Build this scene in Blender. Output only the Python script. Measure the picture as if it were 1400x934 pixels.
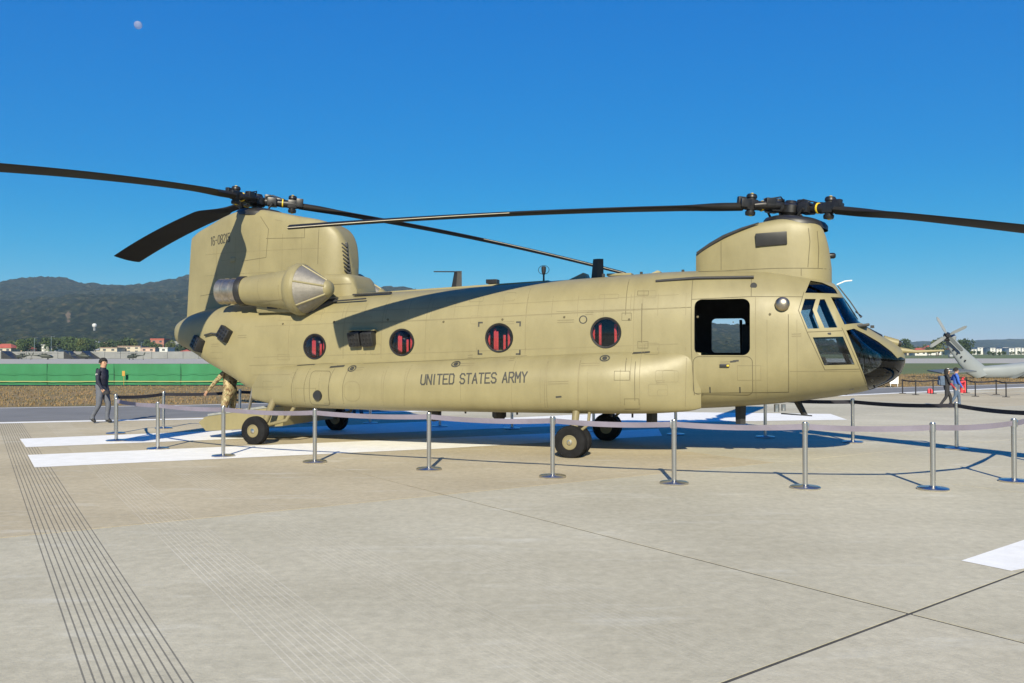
import bpy, bmesh, math, random
import numpy as np
from mathutils import Vector, Matrix, Euler, noise
from mathutils.bvhtree import BVHTree
random.seed(7); rng = np.random.default_rng(7)
R = math.radians
for o in list(bpy.data.objects): bpy.data.objects.remove(o)
scn = bpy.context.scene
COL = scn.collection

# ---------------------------------------------------------------- camera, sky, sun, exposure
FPX, HOR, CAMH = 1120.5, 482.3, 1.9306          # focal length in px of the 1400 px wide photo, horizon row, eye height
cam = bpy.data.cameras.new('camera'); camo = bpy.data.objects.new('camera', cam); COL.objects.link(camo)
cam.sensor_width = 36.0; cam.lens = FPX / 1400 * 36.0; cam.clip_start = 0.1; cam.clip_end = 30000
camo.location = (0, 0, CAMH)
camo.rotation_euler = (R(90) + math.atan((HOR - 467) / FPX), 0, 0)
scn.camera = camo
SUN_EL, SUN_AZ = 31.0, 183.0                    # azimuth clockwise from +Y: the sun stands behind the camera
world = bpy.data.worlds.new('World'); scn.world = world; world.use_nodes = True
wn = world.node_tree; bg = wn.nodes['Background']
sky = wn.nodes.new('ShaderNodeTexSky'); sky.sky_type = 'NISHITA'; sky.sun_disc = False
sky.sun_elevation = R(SUN_EL); sky.sun_rotation = R(SUN_AZ)
sky.air_density = 1.0; sky.dust_density = 0.0; sky.ozone_density = 5.0; sky.altitude = 0
hs = wn.nodes.new('ShaderNodeHueSaturation'); hs.inputs['Saturation'].default_value = 1.46
tn = wn.nodes.new('ShaderNodeMix'); tn.data_type = 'RGBA'; tn.blend_type = 'MULTIPLY'; tn.inputs[0].default_value = 1.0; tn.inputs[7].default_value = (0.57, 1.06, 1.34, 1)
wn.links.new(sky.outputs[0], hs.inputs['Color']); wn.links.new(hs.outputs[0], tn.inputs[6]); sp_ = wn.nodes.new('ShaderNodeSeparateColor'); cb_ = wn.nodes.new('ShaderNodeCombineColor'); wn.links.new(tn.outputs[2], sp_.inputs[0])
for i_, (p_, a_) in enumerate(((1.6, 2.6), (0.66, 0.605), (0.30, 0.575))):
    m1 = wn.nodes.new('ShaderNodeMath'); m1.operation = 'MULTIPLY'; m1.inputs[1].default_value = 0.056; m2 = wn.nodes.new('ShaderNodeMath'); m2.operation = 'POWER'; m2.inputs[1].default_value = p_
    m3 = wn.nodes.new('ShaderNodeMath'); m3.operation = 'MULTIPLY'; m3.inputs[1].default_value = a_ / 0.056
    wn.links.new(sp_.outputs[i_], m1.inputs[0]); wn.links.new(m1.outputs[0], m2.inputs[0]); wn.links.new(m2.outputs[0], m3.inputs[0]); wn.links.new(m3.outputs[0], cb_.inputs[i_])
wn.links.new(cb_.outputs[0], bg.inputs[0]); bg.inputs[1].default_value = 0.056
sl = bpy.data.lights.new('sun', 'SUN'); sl.energy = 5.0; sl.angle = R(0.53); sl.color = (1.0, 0.91, 0.70)
so = bpy.data.objects.new('sun', sl); COL.objects.link(so); so.location = (-3, -40, 40)
sd = Vector((math.sin(R(SUN_AZ)) * math.cos(R(SUN_EL)), math.cos(R(SUN_AZ)) * math.cos(R(SUN_EL)), math.sin(R(SUN_EL))))
so.rotation_euler = (-sd).to_track_quat('-Z', 'Y').to_euler()
scn.view_settings.view_transform = 'Standard'; scn.view_settings.look = 'None'
scn.view_settings.exposure = 0.58; scn.view_settings.gamma = 1.0; scn.view_settings.use_curve_mapping = False

# ---------------------------------------------------------------- materials
def mat(name, col, rough=0.6, metal=0.0, var=0.0, scale=3.0, bump=0.0, bscale=20.0, col2=None, coat=0.0, stretch=None):
    m = bpy.data.materials.new(name); m.use_nodes = True
    nt = m.node_tree; b = nt.nodes['Principled BSDF']
    b.inputs['Base Color'].default_value = (*col, 1); b.inputs['Roughness'].default_value = rough
    b.inputs['Metallic'].default_value = metal
    if coat: b.inputs['Coat Weight'].default_value = coat
    tc = nt.nodes.new('ShaderNodeTexCoord'); src = tc.outputs['Object']
    if stretch:
        mp = nt.nodes.new('ShaderNodeMapping'); mp.inputs['Scale'].default_value = stretch
        nt.links.new(src, mp.inputs[0]); src = mp.outputs[0]
    if var or col2:
        n = nt.nodes.new('ShaderNodeTexNoise'); n.inputs['Scale'].default_value = scale; n.inputs['Detail'].default_value = 6
        n.inputs['Roughness'].default_value = 0.62
        nt.links.new(src, n.inputs['Vector'])
        cr = nt.nodes.new('ShaderNodeValToRGB')
        c2 = col2 if col2 else tuple(c * (1 - var) for c in col)
        c1 = col if col2 else tuple(min(1, c * (1 + var)) for c in col)
        cr.color_ramp.elements[0].position = 0.32; cr.color_ramp.elements[1].position = 0.68
        cr.color_ramp.elements[0].color = (*c2, 1); cr.color_ramp.elements[1].color = (*c1, 1)
        nt.links.new(n.outputs[0], cr.inputs[0]); nt.links.new(cr.outputs[0], b.inputs['Base Color'])
    if bump:
        n2 = nt.nodes.new('ShaderNodeTexNoise'); n2.inputs['Scale'].default_value = bscale; n2.inputs['Detail'].default_value = 4
        nt.links.new(src, n2.inputs['Vector'])
        bp = nt.nodes.new('ShaderNodeBump'); bp.inputs['Strength'].default_value = bump; bp.inputs['Distance'].default_value = 0.02
        nt.links.new(n2.outputs[0], bp.inputs['Height']); nt.links.new(bp.outputs[0], b.inputs['Normal'])
    return m

def glass_mat(name, tint, refl=1.0):
    m = bpy.data.materials.new(name); m.use_nodes = True; nt = m.node_tree
    for n in list(nt.nodes): nt.nodes.remove(n)
    out = nt.nodes.new('ShaderNodeOutputMaterial'); mx = nt.nodes.new('ShaderNodeMixShader')
    fr = nt.nodes.new('ShaderNodeFresnel'); fr.inputs[0].default_value = 1.5
    tr = nt.nodes.new('ShaderNodeBsdfTransparent'); tr.inputs[0].default_value = (*tint, 1)
    gl = nt.nodes.new('ShaderNodeBsdfGlossy'); gl.inputs['Roughness'].default_value = 0.03
    nt.links.new(fr.outputs[0], mx.inputs[0]); nt.links.new(tr.outputs[0], mx.inputs[1]); nt.links.new(gl.outputs[0], mx.inputs[2])
    nt.links.new(mx.outputs[0], out.inputs[0]); return m

M = {}
M['tan'] = mat('tan_paint', (0.236, 0.206, 0.107), 0.45, var=0.07, scale=1.3, bump=0.22, bscale=2.6)
def weather(m):
    nt = m.node_tree; b = nt.nodes['Principled BSDF']; L = nt.links.new; tc = nt.nodes.new('ShaderNodeTexCoord'); mp = nt.nodes.new('ShaderNodeMapping'); mp.inputs['Scale'].default_value = (2.2, 1.0, 0.8); L(tc.outputs['Object'], mp.inputs[0])
    n = nt.nodes.new('ShaderNodeTexNoise'); n.inputs['Scale'].default_value = 1.6; n.inputs['Detail'].default_value = 7; n.inputs['Roughness'].default_value = 0.65; L(mp.outputs[0], n.inputs['Vector'])
    r = nt.nodes.new('ShaderNodeValToRGB'); r.color_ramp.elements[0].position = 0.30; r.color_ramp.elements[0].color = (0.915, 0.91, 0.90, 1); r.color_ramp.elements[1].position = 0.60; r.color_ramp.elements[1].color = (1.03, 1.03, 1.03, 1); L(n.outputs[0], r.inputs[0])
    mx = nt.nodes.new('ShaderNodeMix'); mx.data_type = 'RGBA'; mx.blend_type = 'MULTIPLY'; mx.inputs[0].default_value = 1.0
    src = b.inputs['Base Color'].links[0].from_socket; L(src, mx.inputs[6]); L(r.outputs[0], mx.inputs[7]); L(mx.outputs[2], b.inputs['Base Color'])
    n3 = nt.nodes.new('ShaderNodeTexNoise'); n3.inputs['Scale'].default_value = 3.0; n3.inputs['Detail'].default_value = 5; L(tc.outputs['Object'], n3.inputs['Vector'])
    mr = nt.nodes.new('ShaderNodeMapRange'); mr.inputs[3].default_value = 0.36; mr.inputs[4].default_value = 0.58; L(n3.outputs[0], mr.inputs[0]); L(mr.outputs[0], b.inputs['Roughness'])
weather(M['tan'])
M['tan_dark'] = mat('tan_paint_dark_metal', (0.20, 0.17, 0.09), 0.5, var=0.1, scale=4)  # darker tan paint for wheel rims and gear struts
M['seam'] = mat('seam_brown', (0.10, 0.085, 0.045), 0.7, var=0.2, scale=2)
M['seam_soft'] = mat('seam_tan', (0.19, 0.162, 0.086), 0.6, var=0.15, scale=2)
M['stencil'] = mat('black_stencil_paint', (0.035, 0.035, 0.032), 0.6, var=0.2, scale=9)
M['black'] = mat('black_paint', (0.018, 0.018, 0.019), 0.45, var=0.25, scale=5)
M['walk'] = mat('walkway_black', (0.028, 0.028, 0.03), 0.85, var=0.2, scale=8, bump=0.3, bscale=60)
M['blade'] = mat('rotor_blade_black', (0.014, 0.013, 0.012), 0.7, var=0.25, scale=1.5)
M['blade'].node_tree.nodes['Principled BSDF'].inputs['Specular IOR Level'].default_value = 0.2
M['nickel'] = mat('blade_edge_metal', (0.62, 0.56, 0.42), 0.5, 0.0, var=0.15, scale=4)
M['hub'] = mat('hub_dark_metal', (0.022, 0.022, 0.024), 0.4, 0.4, var=0.4, scale=9)
M['yellow'] = mat('yellow_paint', (0.62, 0.45, 0.03), 0.5, var=0.1)
M['steel'] = mat('brushed_steel', (0.56, 0.55, 0.53), 0.28, 1.0, var=0.06, scale=12, stretch=(1, 1, 20))
M['exhaust'] = mat('exhaust_steel', (0.42, 0.37, 0.30), 0.42, 1.0, var=0.25, scale=6)
M['screen'] = mat('intake_mesh_grey', (0.24, 0.225, 0.20), 0.5, 0.5, var=0.12, scale=14, bump=0.4, bscale=160)
M['tyre'] = mat('tyre_rubber', (0.013, 0.013, 0.014), 0.85, var=0.3, scale=6, bump=0.15, bscale=40)
M['tyre'].node_tree.nodes['Principled BSDF'].inputs['Specular IOR Level'].default_value = 0.15
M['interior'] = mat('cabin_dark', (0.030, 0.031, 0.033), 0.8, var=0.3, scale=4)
M['cockpit'] = mat('cockpit_black', (0.02, 0.02, 0.021), 0.6, var=0.3, scale=9)
M['seatgreen'] = mat('seat_fabric', (0.05, 0.052, 0.045), 0.9, var=0.2, scale=14)
M['red'] = mat('red_webbing', (0.78, 0.06, 0.07), 0.75, var=0.15, scale=9)
M['white'] = mat('white_plain', (0.75, 0.75, 0.73), 0.5, var=0.05)
M['rampgrey'] = mat('ramp_tread', (0.26, 0.27, 0.26), 0.55, 0.2, var=0.2, scale=5, bump=0.2, bscale=40)
M['glass'] = glass_mat('window_glass', (0.80, 0.83, 0.84))
M['glass_mid'] = glass_mat('smoked_glass', (0.50, 0.53, 0.55))
M['glass_dark'] = glass_mat('tinted_glass', (0.30, 0.33, 0.36))

# ---------------------------------------------------------------- mesh helpers
def mesh_obj(name, verts, faces, m=None, parent=None, smooth=None, mats=None, fm=None):
    me = bpy.data.meshes.new(name); me.from_pydata([tuple(v) for v in verts], [], [tuple(f) for f in faces]); me.update()
    return finish(name, me, m, parent, smooth, mats, fm)
def finish(name, me, m=None, parent=None, smooth=None, mats=None, fm=None):
    for x in (mats or ([m] if m else [])): me.materials.append(M[x] if isinstance(x, str) else x)
    if fm is not None: me.polygons.foreach_set('material_index', np.array(fm, dtype=np.int32))
    if smooth is not None:
        me.polygons.foreach_set('use_smooth', np.ones(len(me.polygons), dtype=bool))
        me.set_sharp_from_angle(angle=R(smooth))
    o = bpy.data.objects.new(name, me); COL.objects.link(o)
    if parent: o.parent = parent
    return o
def empty(name, loc=(0, 0, 0), rz=0, scale=1):
    o = bpy.data.objects.new(name, None); COL.objects.link(o); o.location = loc; o.rotation_euler = (0, 0, rz)
    o.scale = (scale,) * 3; o.empty_display_size = 0.2; return o
def tag(o, label, cat, group=None, kind=None):
    if label: o['label'] = label
    if cat: o['category'] = cat
    if group: o['group'] = group
    if kind: o['kind'] = kind
    return o
def copy_tree(o, parent=None):
    cpy = o.copy(); COL.objects.link(cpy); cpy.parent = parent
    for ch in list(o.children): copy_tree(ch, cpy)
    return cpy

class MB:
    """collects simple shapes into one mesh"""
    def __init__(s): s.v = []; s.f = []
    def add(s, vs, fs):
        b = len(s.v); s.v += [tuple(v) for v in vs]; s.f += [tuple(i + b for i in f) for f in fs]; return s
    def box(s, c, d, rot=None, bev=0.0):
        bm = bmesh.new(); bmesh.ops.create_cube(bm, size=1.0)
        bmesh.ops.scale(bm, vec=Vector(d), verts=bm.verts)
        if bev: bmesh.ops.bevel(bm, geom=list(bm.edges), offset=bev, segments=2, affect='EDGES', profile=0.6)
        if rot is not None: bmesh.ops.transform(bm, matrix=Euler(rot).to_matrix().to_4x4(), verts=bm.verts)
        bmesh.ops.translate(bm, vec=Vector(c), verts=bm.verts)
        return s.bm(bm)
    def bm(s, bm):
        bm.verts.index_update(); s.add([v.co[:] for v in bm.verts], [[v.index for v in f.verts] for f in bm.faces]); bm.free(); return s
    def tube(s, pts, r, n=10, cap=True):
        pts = [Vector(p) for p in pts]; rs = r if isinstance(r, (list, tuple)) else [r] * len(pts)
        vs = []; fs = []; up = None
        for i, p in enumerate(pts):
            d = (pts[min(i + 1, len(pts) - 1)] - pts[max(i - 1, 0)]).normalized()
            if up is None: up = Vector((0, 0, 1)) if abs(d.z) < 0.9 else Vector((1, 0, 0))
            a = d.cross(up).normalized(); b = a.cross(d).normalized(); up = b
            for k in range(n):
                t = 2 * math.pi * k / n; vs.append(p + (a * math.cos(t) + b * math.sin(t)) * rs[i])
        for i in range(len(pts) - 1):
            for k in range(n):
                k2 = (k + 1) % n; fs.append((i * n + k, i * n + k2, (i + 1) * n + k2, (i + 1) * n + k))
        if cap: fs.append(tuple(range(n))[::-1]); fs.append(tuple((len(pts) - 1) * n + k for k in range(n)))
        return s.add(vs, fs)
    def lathe(s, prof, axis='z', o=(0, 0, 0), n=32, closed=False):
        """profile of (radius, height) turned round an axis"""
        vs = []; fs = []; o = Vector(o); m = len(prof)
        for k in range(n):
            t = 2 * math.pi * k / n
            for (r, h_) in prof:
                a, b = r * math.cos(t), r * math.sin(t)
                p = {'z': (a, b, h_), 'y': (a, h_, -b), 'x': (h_, a, b)}[axis]; vs.append(o + Vector(p))
        for k in range(n):
            k2 = (k + 1) % n
            for i in range(m if closed else m - 1):
                j = (i + 1) % m; fs.append((k * m + i, k2 * m + i, k2 * m + j, k * m + j))
        if not closed:
            if prof[0][0] > 1e-4: fs.append(tuple(k * m for k in range(n))[::-1])
            if prof[-1][0] > 1e-4: fs.append(tuple(k * m + m - 1 for k in range(n)))
        return s.add(vs, fs)
    def build(s, name, m, parent=None, smooth=None):
        o = mesh_obj(name, s.v, s.f, m, parent, smooth)
        bm = bmesh.new(); bm.from_mesh(o.data); bmesh.ops.remove_doubles(bm, verts=bm.verts, dist=1e-5)
        bmesh.ops.recalc_face_normals(bm, faces=bm.faces); bm.to_mesh(o.data); bm.free()
        if smooth is not None: o.data.set_sharp_from_angle(angle=R(smooth))
        return o

def pchip(xs, ys, xq):
    xs, ys, xq = np.asarray(xs, float), np.asarray(ys, float), np.asarray(xq, float)
    hh = np.diff(xs); dl = np.diff(ys) / hh; d = np.zeros_like(ys)
    for i in range(1, len(xs) - 1):
        if dl[i - 1] * dl[i] > 0:
            w1, w2 = 2 * hh[i] + hh[i - 1], hh[i] + 2 * hh[i - 1]; d[i] = (w1 + w2) / (w1 / dl[i - 1] + w2 / dl[i])
    d[0], d[-1] = dl[0], dl[-1]
    i = np.clip(np.searchsorted(xs, xq) - 1, 0, len(xs) - 2); t = (xq - xs[i]) / hh[i]
    return (ys[i] * (2*t**3 - 3*t**2 + 1) + hh[i] * d[i] * (t**3 - 2*t**2 + t) + ys[i+1] * (-2*t**3 + 3*t**2) + hh[i] * d[i+1] * (t**3 - t**2))

def loft_rings(rings):
    """rings: list of (N,3) arrays -> closed solid"""
    n = len(rings[0]); vs = [tuple(p) for r in rings for p in r]; fs = []
    for i in range(len(rings) - 1):
        for k in range(n):
            k2 = (k + 1) % n; fs.append((i * n + k, (i + 1) * n + k, (i + 1) * n + k2, i * n + k2))
    fs.append(tuple(range(n))); fs.append(tuple((len(rings) - 1) * n + k for k in range(n))[::-1])
    return vs, fs
def superring(x, yc, w, zb, zs, zt, nt, nb, N=64):
    """section across x: widest at height zs, top zt with exponent nt, bottom zb with exponent nb"""
    t = np.arange(N) / N * 2 * math.pi; c, s_ = np.cos(t), np.sin(t)
    n = np.where(s_ >= 0, nt, nb); e = 2.0 / n
    y = yc + w * np.sign(c) * np.abs(c) ** e
    z = zs + np.where(s_ >= 0, zt - zs, zs - zb) * np.sign(s_) * np.abs(s_) ** e
    return np.stack([np.full(N, x), y, z], 1)

def tmp_obj(vs, fs):
    o = mesh_obj('tmp', vs, fs); bm = bmesh.new(); bm.from_mesh(o.data); bmesh.ops.recalc_face_normals(bm, faces=bm.faces); bm.to_mesh(o.data); bm.free(); return o
def boolean(base, cutters, op='DIFFERENCE'):
    """applies exact booleans without operators; returns a new mesh, removes nothing"""
    for c_ in cutters:
        md = base.modifiers.new('b', 'BOOLEAN'); md.object = c_; md.operation = op; md.solver = 'EXACT'
    bpy.context.view_layer.update()
    dg = bpy.context.evaluated_depsgraph_get(); me = bpy.data.meshes.new_from_object(base.evaluated_get(dg))
    base.modifiers.clear(); return me
def prism_y(poly, y0, y1):
    n = len(poly); vs = [(x, y0, z) for x, z in poly] + [(x, y1, z) for x, z in poly]
    fs = [tuple(range(n)), tuple(range(n, 2 * n))[::-1]] + [(i, (i + 1) % n, n + (i + 1) % n, n + i) for i in range(n)]
    return vs, fs
def rrect(x0, x1, z0, z1, r, k=6):
    out = []
    for cx, cz, a0 in ((x1 - r, z1 - r, 0), (x0 + r, z1 - r, 90), (x0 + r, z0 + r, 180), (x1 - r, z0 + r, 270)):
        for i in range(k + 1):
            a = R(a0 + 90 * i / k); out.append((cx + r * math.cos(a), cz + r * math.sin(a)))
    return out
def circ(x, z, r, n=32, rz=None): return [(x + r * math.cos(2 * math.pi * i / n), z + (rz or r) * math.sin(2 * math.pi * i / n)) for i in range(n)]

# ---------------------------------------------------------------- survey helpers (photo row/column -> ground or helicopter frame)
PSI, HX, HY = 0.31946, 1.6187, 16.7345
cP, sP = math.cos(PSI), math.sin(PSI)
def pt(px, py, y):
    a = (px - 700) / FPX; x = (a * (HY + y * cP) - HX - y * sP) / (cP + a * sP); D = HY - x * sP + y * cP
    return x, CAMH + (HOR - py) * D / FPX
def gr(px, py):
    D = CAMH * FPX / (py - HOR); return (px - 700) / FPX * D, D

# ---------------------------------------------------------------- ground
def ground_mats():
    # concrete with shallow saw-cut groove bands
    def concrete(name, c1, c2):
        m = bpy.data.materials.new(name); m.use_nodes = True; nt = m.node_tree; b = nt.nodes['Principled BSDF']; L = nt.links.new
        b.inputs['Roughness'].default_value = 0.85
        geo = nt.nodes.new('ShaderNodeNewGeometry'); pos = geo.outputs['Position']
        def noi(scale, det=6, st=None, rough=0.6):
            n = nt.nodes.new('ShaderNodeTexNoise'); n.inputs['Scale'].default_value = scale; n.inputs['Detail'].default_value = det; n.inputs['Roughness'].default_value = rough
            if st:
                mp = nt.nodes.new('ShaderNodeMapping'); mp.inputs['Rotation'].default_value = (0, 0, R(-8)); mp.inputs['Scale'].default_value = st
                L(pos, mp.inputs[0]); L(mp.outputs[0], n.inputs['Vector'])
            else: L(pos, n.inputs['Vector'])
            return n.outputs[0]
        def ramp(src, stops):
            r = nt.nodes.new('ShaderNodeValToRGB'); e = r.color_ramp.elements
            e[0].position, e[0].color = stops[0][0], (*stops[0][1], 1); e[1].position, e[1].color = stops[-1][0], (*stops[-1][1], 1)
            for p, c_ in stops[1:-1]: x = e.new(p); x.color = (*c_, 1)
            L(src, r.inputs[0]); return r.outputs[0]
        def mix(f, a, b_, mode='MIX'):
            n = nt.nodes.new('ShaderNodeMix'); n.data_type = 'RGBA'; n.blend_type = mode
            if isinstance(f, float): n.inputs[0].default_value = f
            else: L(f, n.inputs[0])
            for i, s_ in ((6, a), (7, b_)):
                if isinstance(s_, tuple): n.inputs[i].default_value = (*s_, 1)
                else: L(s_, n.inputs[i])
            return n.outputs[2]
        def mth(op, a, b_=0.0, c_=None):
            n = nt.nodes.new('ShaderNodeMath'); n.operation = op
            for i, s_ in enumerate((a, b_) + ((c_,) if c_ is not None else ())):
                if isinstance(s_, (int, float)): n.inputs[i].default_value = s_
                else: L(s_, n.inputs[i])
            return n.outputs[0]
        big = ramp(noi(0.35, 5), [(0.3, c2), (0.7, c1)])
        fine = ramp(noi(9, 8, None, 0.75), [(0.25, (0.74, 0.74, 0.73)), (0.75, (1.14, 1.14, 1.14))])
        colr = mix(1.0, big, fine, 'MULTIPLY')
        blot = ramp(noi(1.1, 7, (0.45, 2.2, 1), 0.7), [(0.56, (0, 0, 0)), (0.78, (1, 1, 1))])       # pale scuffs
        colr = mix(mth('MULTIPLY', blot, 0.58), colr, (0.64, 0.63, 0.56))
        stain = ramp(noi(0.8, 6, (1, 1.6, 1), 0.65), [(0.60, (0, 0, 0)), (0.85, (1, 1, 1))])
        colr = mix(mth('MULTIPLY', stain, 0.5), colr, tuple(c * 0.6 for c in c2))
        oil = ramp(noi(2.3, 3, None, 0.5), [(0.70, (0, 0, 0)), (0.80, (1, 1, 1))])
        colr = mix(mth('MULTIPLY', oil, 0.22), colr, (0.16, 0.145, 0.11))
        patchy = ramp(noi(0.16, 4, (1.0, 2.0, 1)), [(0.36, (0.92, 0.91, 0.88)), (0.64, (1.10, 1.10, 1.09))])
        colr = mix(1.0, colr, patchy, 'MULTIPLY')
        sep = nt.nodes.new('ShaderNodeSeparateXYZ'); L(pos, sep.inputs[0])
        u = mth('ADD', mth('MULTIPLY', sep.outputs[0], 0.836), mth('MULTIPLY', sep.outputs[1], 0.548))
        w = mth('DIVIDE', mth('SUBTRACT', u, 0.55), 1.075); k = mth('FLOOR', w); fr = mth('MULTIPLY', mth('FRACT', w), 1.075)
        band = mth('MULTIPLY', mth('LESS_THAN', fr, 0.575), mth('GREATER_THAN', u, 0.55))
        st = mth('LESS_THAN', mth('FRACT', mth('DIVIDE', fr, 0.0479)), 0.22)
        groove = mth('MULTIPLY', band, st)
        near = mth('LESS_THAN', sep.outputs[1], 24.0); groove = mth('MULTIPLY', groove, near)
        patch = ramp(noi(0.5, 3), [(0.38, (0.15, 0.15, 0.15)), (0.62, (1, 1, 1))])
        first = mth('LESS_THAN', k, 0.5)
        dark = mth('MULTIPLY', groove, mth('MULTIPLY', first, 0.72))
        fade = mth('MULTIPLY', mth('POWER', 0.62, k), patch)
        lite = mth('MULTIPLY', mth('MULTIPLY', groove, mth('SUBTRACT', 1.0, first)), mth('MULTIPLY', fade, 0.75))
        colr = mix(dark, colr, (0.075, 0.072, 0.062)); colr = mix(lite, colr, (0.66, 0.62, 0.52))
        L(colr, b.inputs['Base Color'])
        bp = nt.nodes.new('ShaderNodeBump'); bp.inputs['Strength'].default_value = 0.35; bp.inputs['Distance'].default_value = 0.01
        L(mth('SUBTRACT', noi(38, 6), mth('MULTIPLY', groove, 0.8)), bp.inputs['Height']); L(bp.outputs[0], b.inputs['Normal'])
        return m
    M['conc_a'] = concrete('concrete_grey', (0.50, 0.462, 0.355), (0.43, 0.398, 0.302))
    M['conc_b'] = concrete('concrete_tan', (0.48, 0.415, 0.29), (0.42, 0.36, 0.245))
    M['conc_c'] = concrete('concrete_pale', (0.525, 0.485, 0.378), (0.46, 0.424, 0.325))
    M['joint'] = mat('joint_sealant', (0.06, 0.057, 0.05), 0.9, var=0.3, scale=3)
    M['asphalt'] = mat('shoulder_asphalt', (0.17, 0.168, 0.165), 0.9, var=0.12, scale=0.7, bump=0.3, bscale=60)
    M['taxi'] = mat('far_taxiway', (0.36, 0.34, 0.30), 0.9, var=0.1, scale=0.3)
    M['grass'] = mat('dry_grass', (0.27, 0.175, 0.075), 0.95, scale=0.6, col2=(0.12, 0.105, 0.04), bump=0.8, bscale=9)
    M['field'] = mat('green_field', (0.075, 0.12, 0.03), 0.95, scale=0.05, col2=(0.12, 0.125, 0.04))
    M['paint'] = mat('white_road_paint', (0.86, 0.85, 0.82), 0.7, scale=4.0, col2=(0.76, 0.75, 0.71), bump=0.15, bscale=30)
ground_mats()

def sheet(name, poly, z, m, parent=None, kind='structure'):
    o = mesh_obj(name, [(x, y, z) for x, y in poly], [tuple(range(len(poly)))], m, parent)
    if kind and not parent: o['kind'] = kind
    return o
sheet('ground', [(-5000, -300), (5000, -300), (5000, 6000), (-5000, 6000)], -0.06, 'field')
EDGE = [(-70, 8.0), (-14.27, 22.84), (-8.92, 24.39), (12.4, 35.6), (19.4, 40.2), (75, 76)]       # edge line of the apron
GRASS = [(-75, 14.5), (-18.3, 29.3), (-12, 30.9), (23.6, 47.3), (80, 76.2)]
sheet('shoulder', [(-70, -40), (90, -40), (90, 80)] + GRASS[::-1], -0.03, 'asphalt')
sheet('grass_strip', GRASS + [(90, 110), (40, 75), (-75, 52)], -0.045, 'grass')
sheet('taxiway', [(-400, 135), (400, 165), (400, 290), (-400, 262)], -0.05, 'taxi')
apron = sheet('apron', [(-70, -40), (90, -40), (90, 85.7)] + EDGE[::-1], -0.004, 'joint')
# slabs, cut one by one, with open joints
def slab_corner(i, j):
    ox, oy = 2.94 - 3.86 * j, 6.09 + 5.08 * j
    a = R(36.7 if j <= 0 else 30.5)
    return ox + 6.45 * i * math.cos(a), oy + 6.45 * i * math.sin(a)
def inside_apron(x, y):
    xs = [p[0] for p in EDGE]; ys = [p[1] for p in EDGE]
    return y < np.interp(x, xs, ys) - 0.05
def clip_poly(poly):
    # keep the part of the slab on the apron side of the edge line
    out = []
    ye = lambda p: np.interp(p[0], [q[0] for q in EDGE], [q[1] for q in EDGE]) - 0.03 - p[1]
    for a, b in zip(poly, poly[1:] + poly[:1]):
        fa, fb = ye(a), ye(b)
        if fa >= 0: out.append(a)
        if fa * fb < 0: t = fa / (fa - fb); out.append((a[0] + (b[0] - a[0]) * t, a[1] + (b[1] - a[1]) * t))
    return out
for j in range(-3, 8):
    for i in range(-8, 9):
        q = [slab_corner(i, j), slab_corner(i + 1, j), slab_corner(i + 1, j + 1), slab_corner(i, j + 1)]
        cx = sum(p[0] for p in q) / 4; cy = sum(p[1] for p in q) / 4
        if cy < -12 or abs(cx) > 62: continue
        q = [(p[0] + (cx - p[0]) * 0.0017, p[1] + (cy - p[1]) * 0.0017) for p in q]
        if j in (0, -1):                                              # the wide expansion joint
            k_ = 0.0032
            q = [(p[0] + (cx - p[0]) * (k_ if (j == 0) == (n_ < 2) else 0), p[1] + (cy - p[1]) * (k_ if (j == 0) == (n_ < 2) else 0)) for n_, p in enumerate(q)]
        if j in (0, 1):
            q = [(p[0] + (cx - p[0]) * (0.002 if (j == 1) == (n_ < 2) else 0), p[1] + (cy - p[1]) * (0.002 if (j == 1) == (n_ < 2) else 0)) for n_, p in enumerate(q)]
        q = clip_poly(q)
        if len(q) < 3: continue
        n = len(q)
        vs = [(x, y, -0.012) for x, y in q] + [(x, y, 0.0) for x, y in q]
        fs = [tuple(range(n, 2 * n))] + [(k, (k + 1) % n, n + (k + 1) % n, n + k) for k in range(n)]
        mm = 'conc_b' if (j >= 1 and i < 1) or (j >= 2 and random.random() < 0.6) else ('conc_c' if random.random() < 0.3 else 'conc_a')
        if j == 0: mm = 'conc_a'
        mesh_obj('concrete_slab', vs, fs, mm, apron)
# tufts of dry grass on the strip
tv = []; tf = []
for k in range(34000):
    x = random.uniform(-32, 40); yb = np.interp(x, [q[0] for q in GRASS], [q[1] for q in GRASS]); y = yb + random.uniform(0.1, 1) ** 1.5 * 22
    if y > 49 + 0.02 * x and x < -5: continue
    h_ = random.uniform(.03, .10); a = random.uniform(0, 3.14); dx, dy = math.cos(a) * .018, math.sin(a) * .018; b_ = len(tv); lx, ly = random.uniform(-.05, .05), random.uniform(-.05, .05)
    tv += [(x - dx, y - dy, -.05), (x + dx, y + dy, -.05), (x + dx * .6 + lx, y + dy * .6 + ly, h_ - .05), (x - dx * .6 + lx, y - dy * .6 + ly, h_ * .8 - .05)]; tf.append((b_, b_ + 1, b_ + 2, b_ + 3))
M['tuft'] = mat('straw_tufts', (0.27, 0.175, 0.085), 0.95, scale=0.5, col2=(0.15, 0.115, 0.05))
tg = mesh_obj('dry_grass_tufts', tv, tf, 'tuft'); tag(tg, 'dry brown grass tufts on the strip before the green fence', 'grass', kind='stuff')
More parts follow.
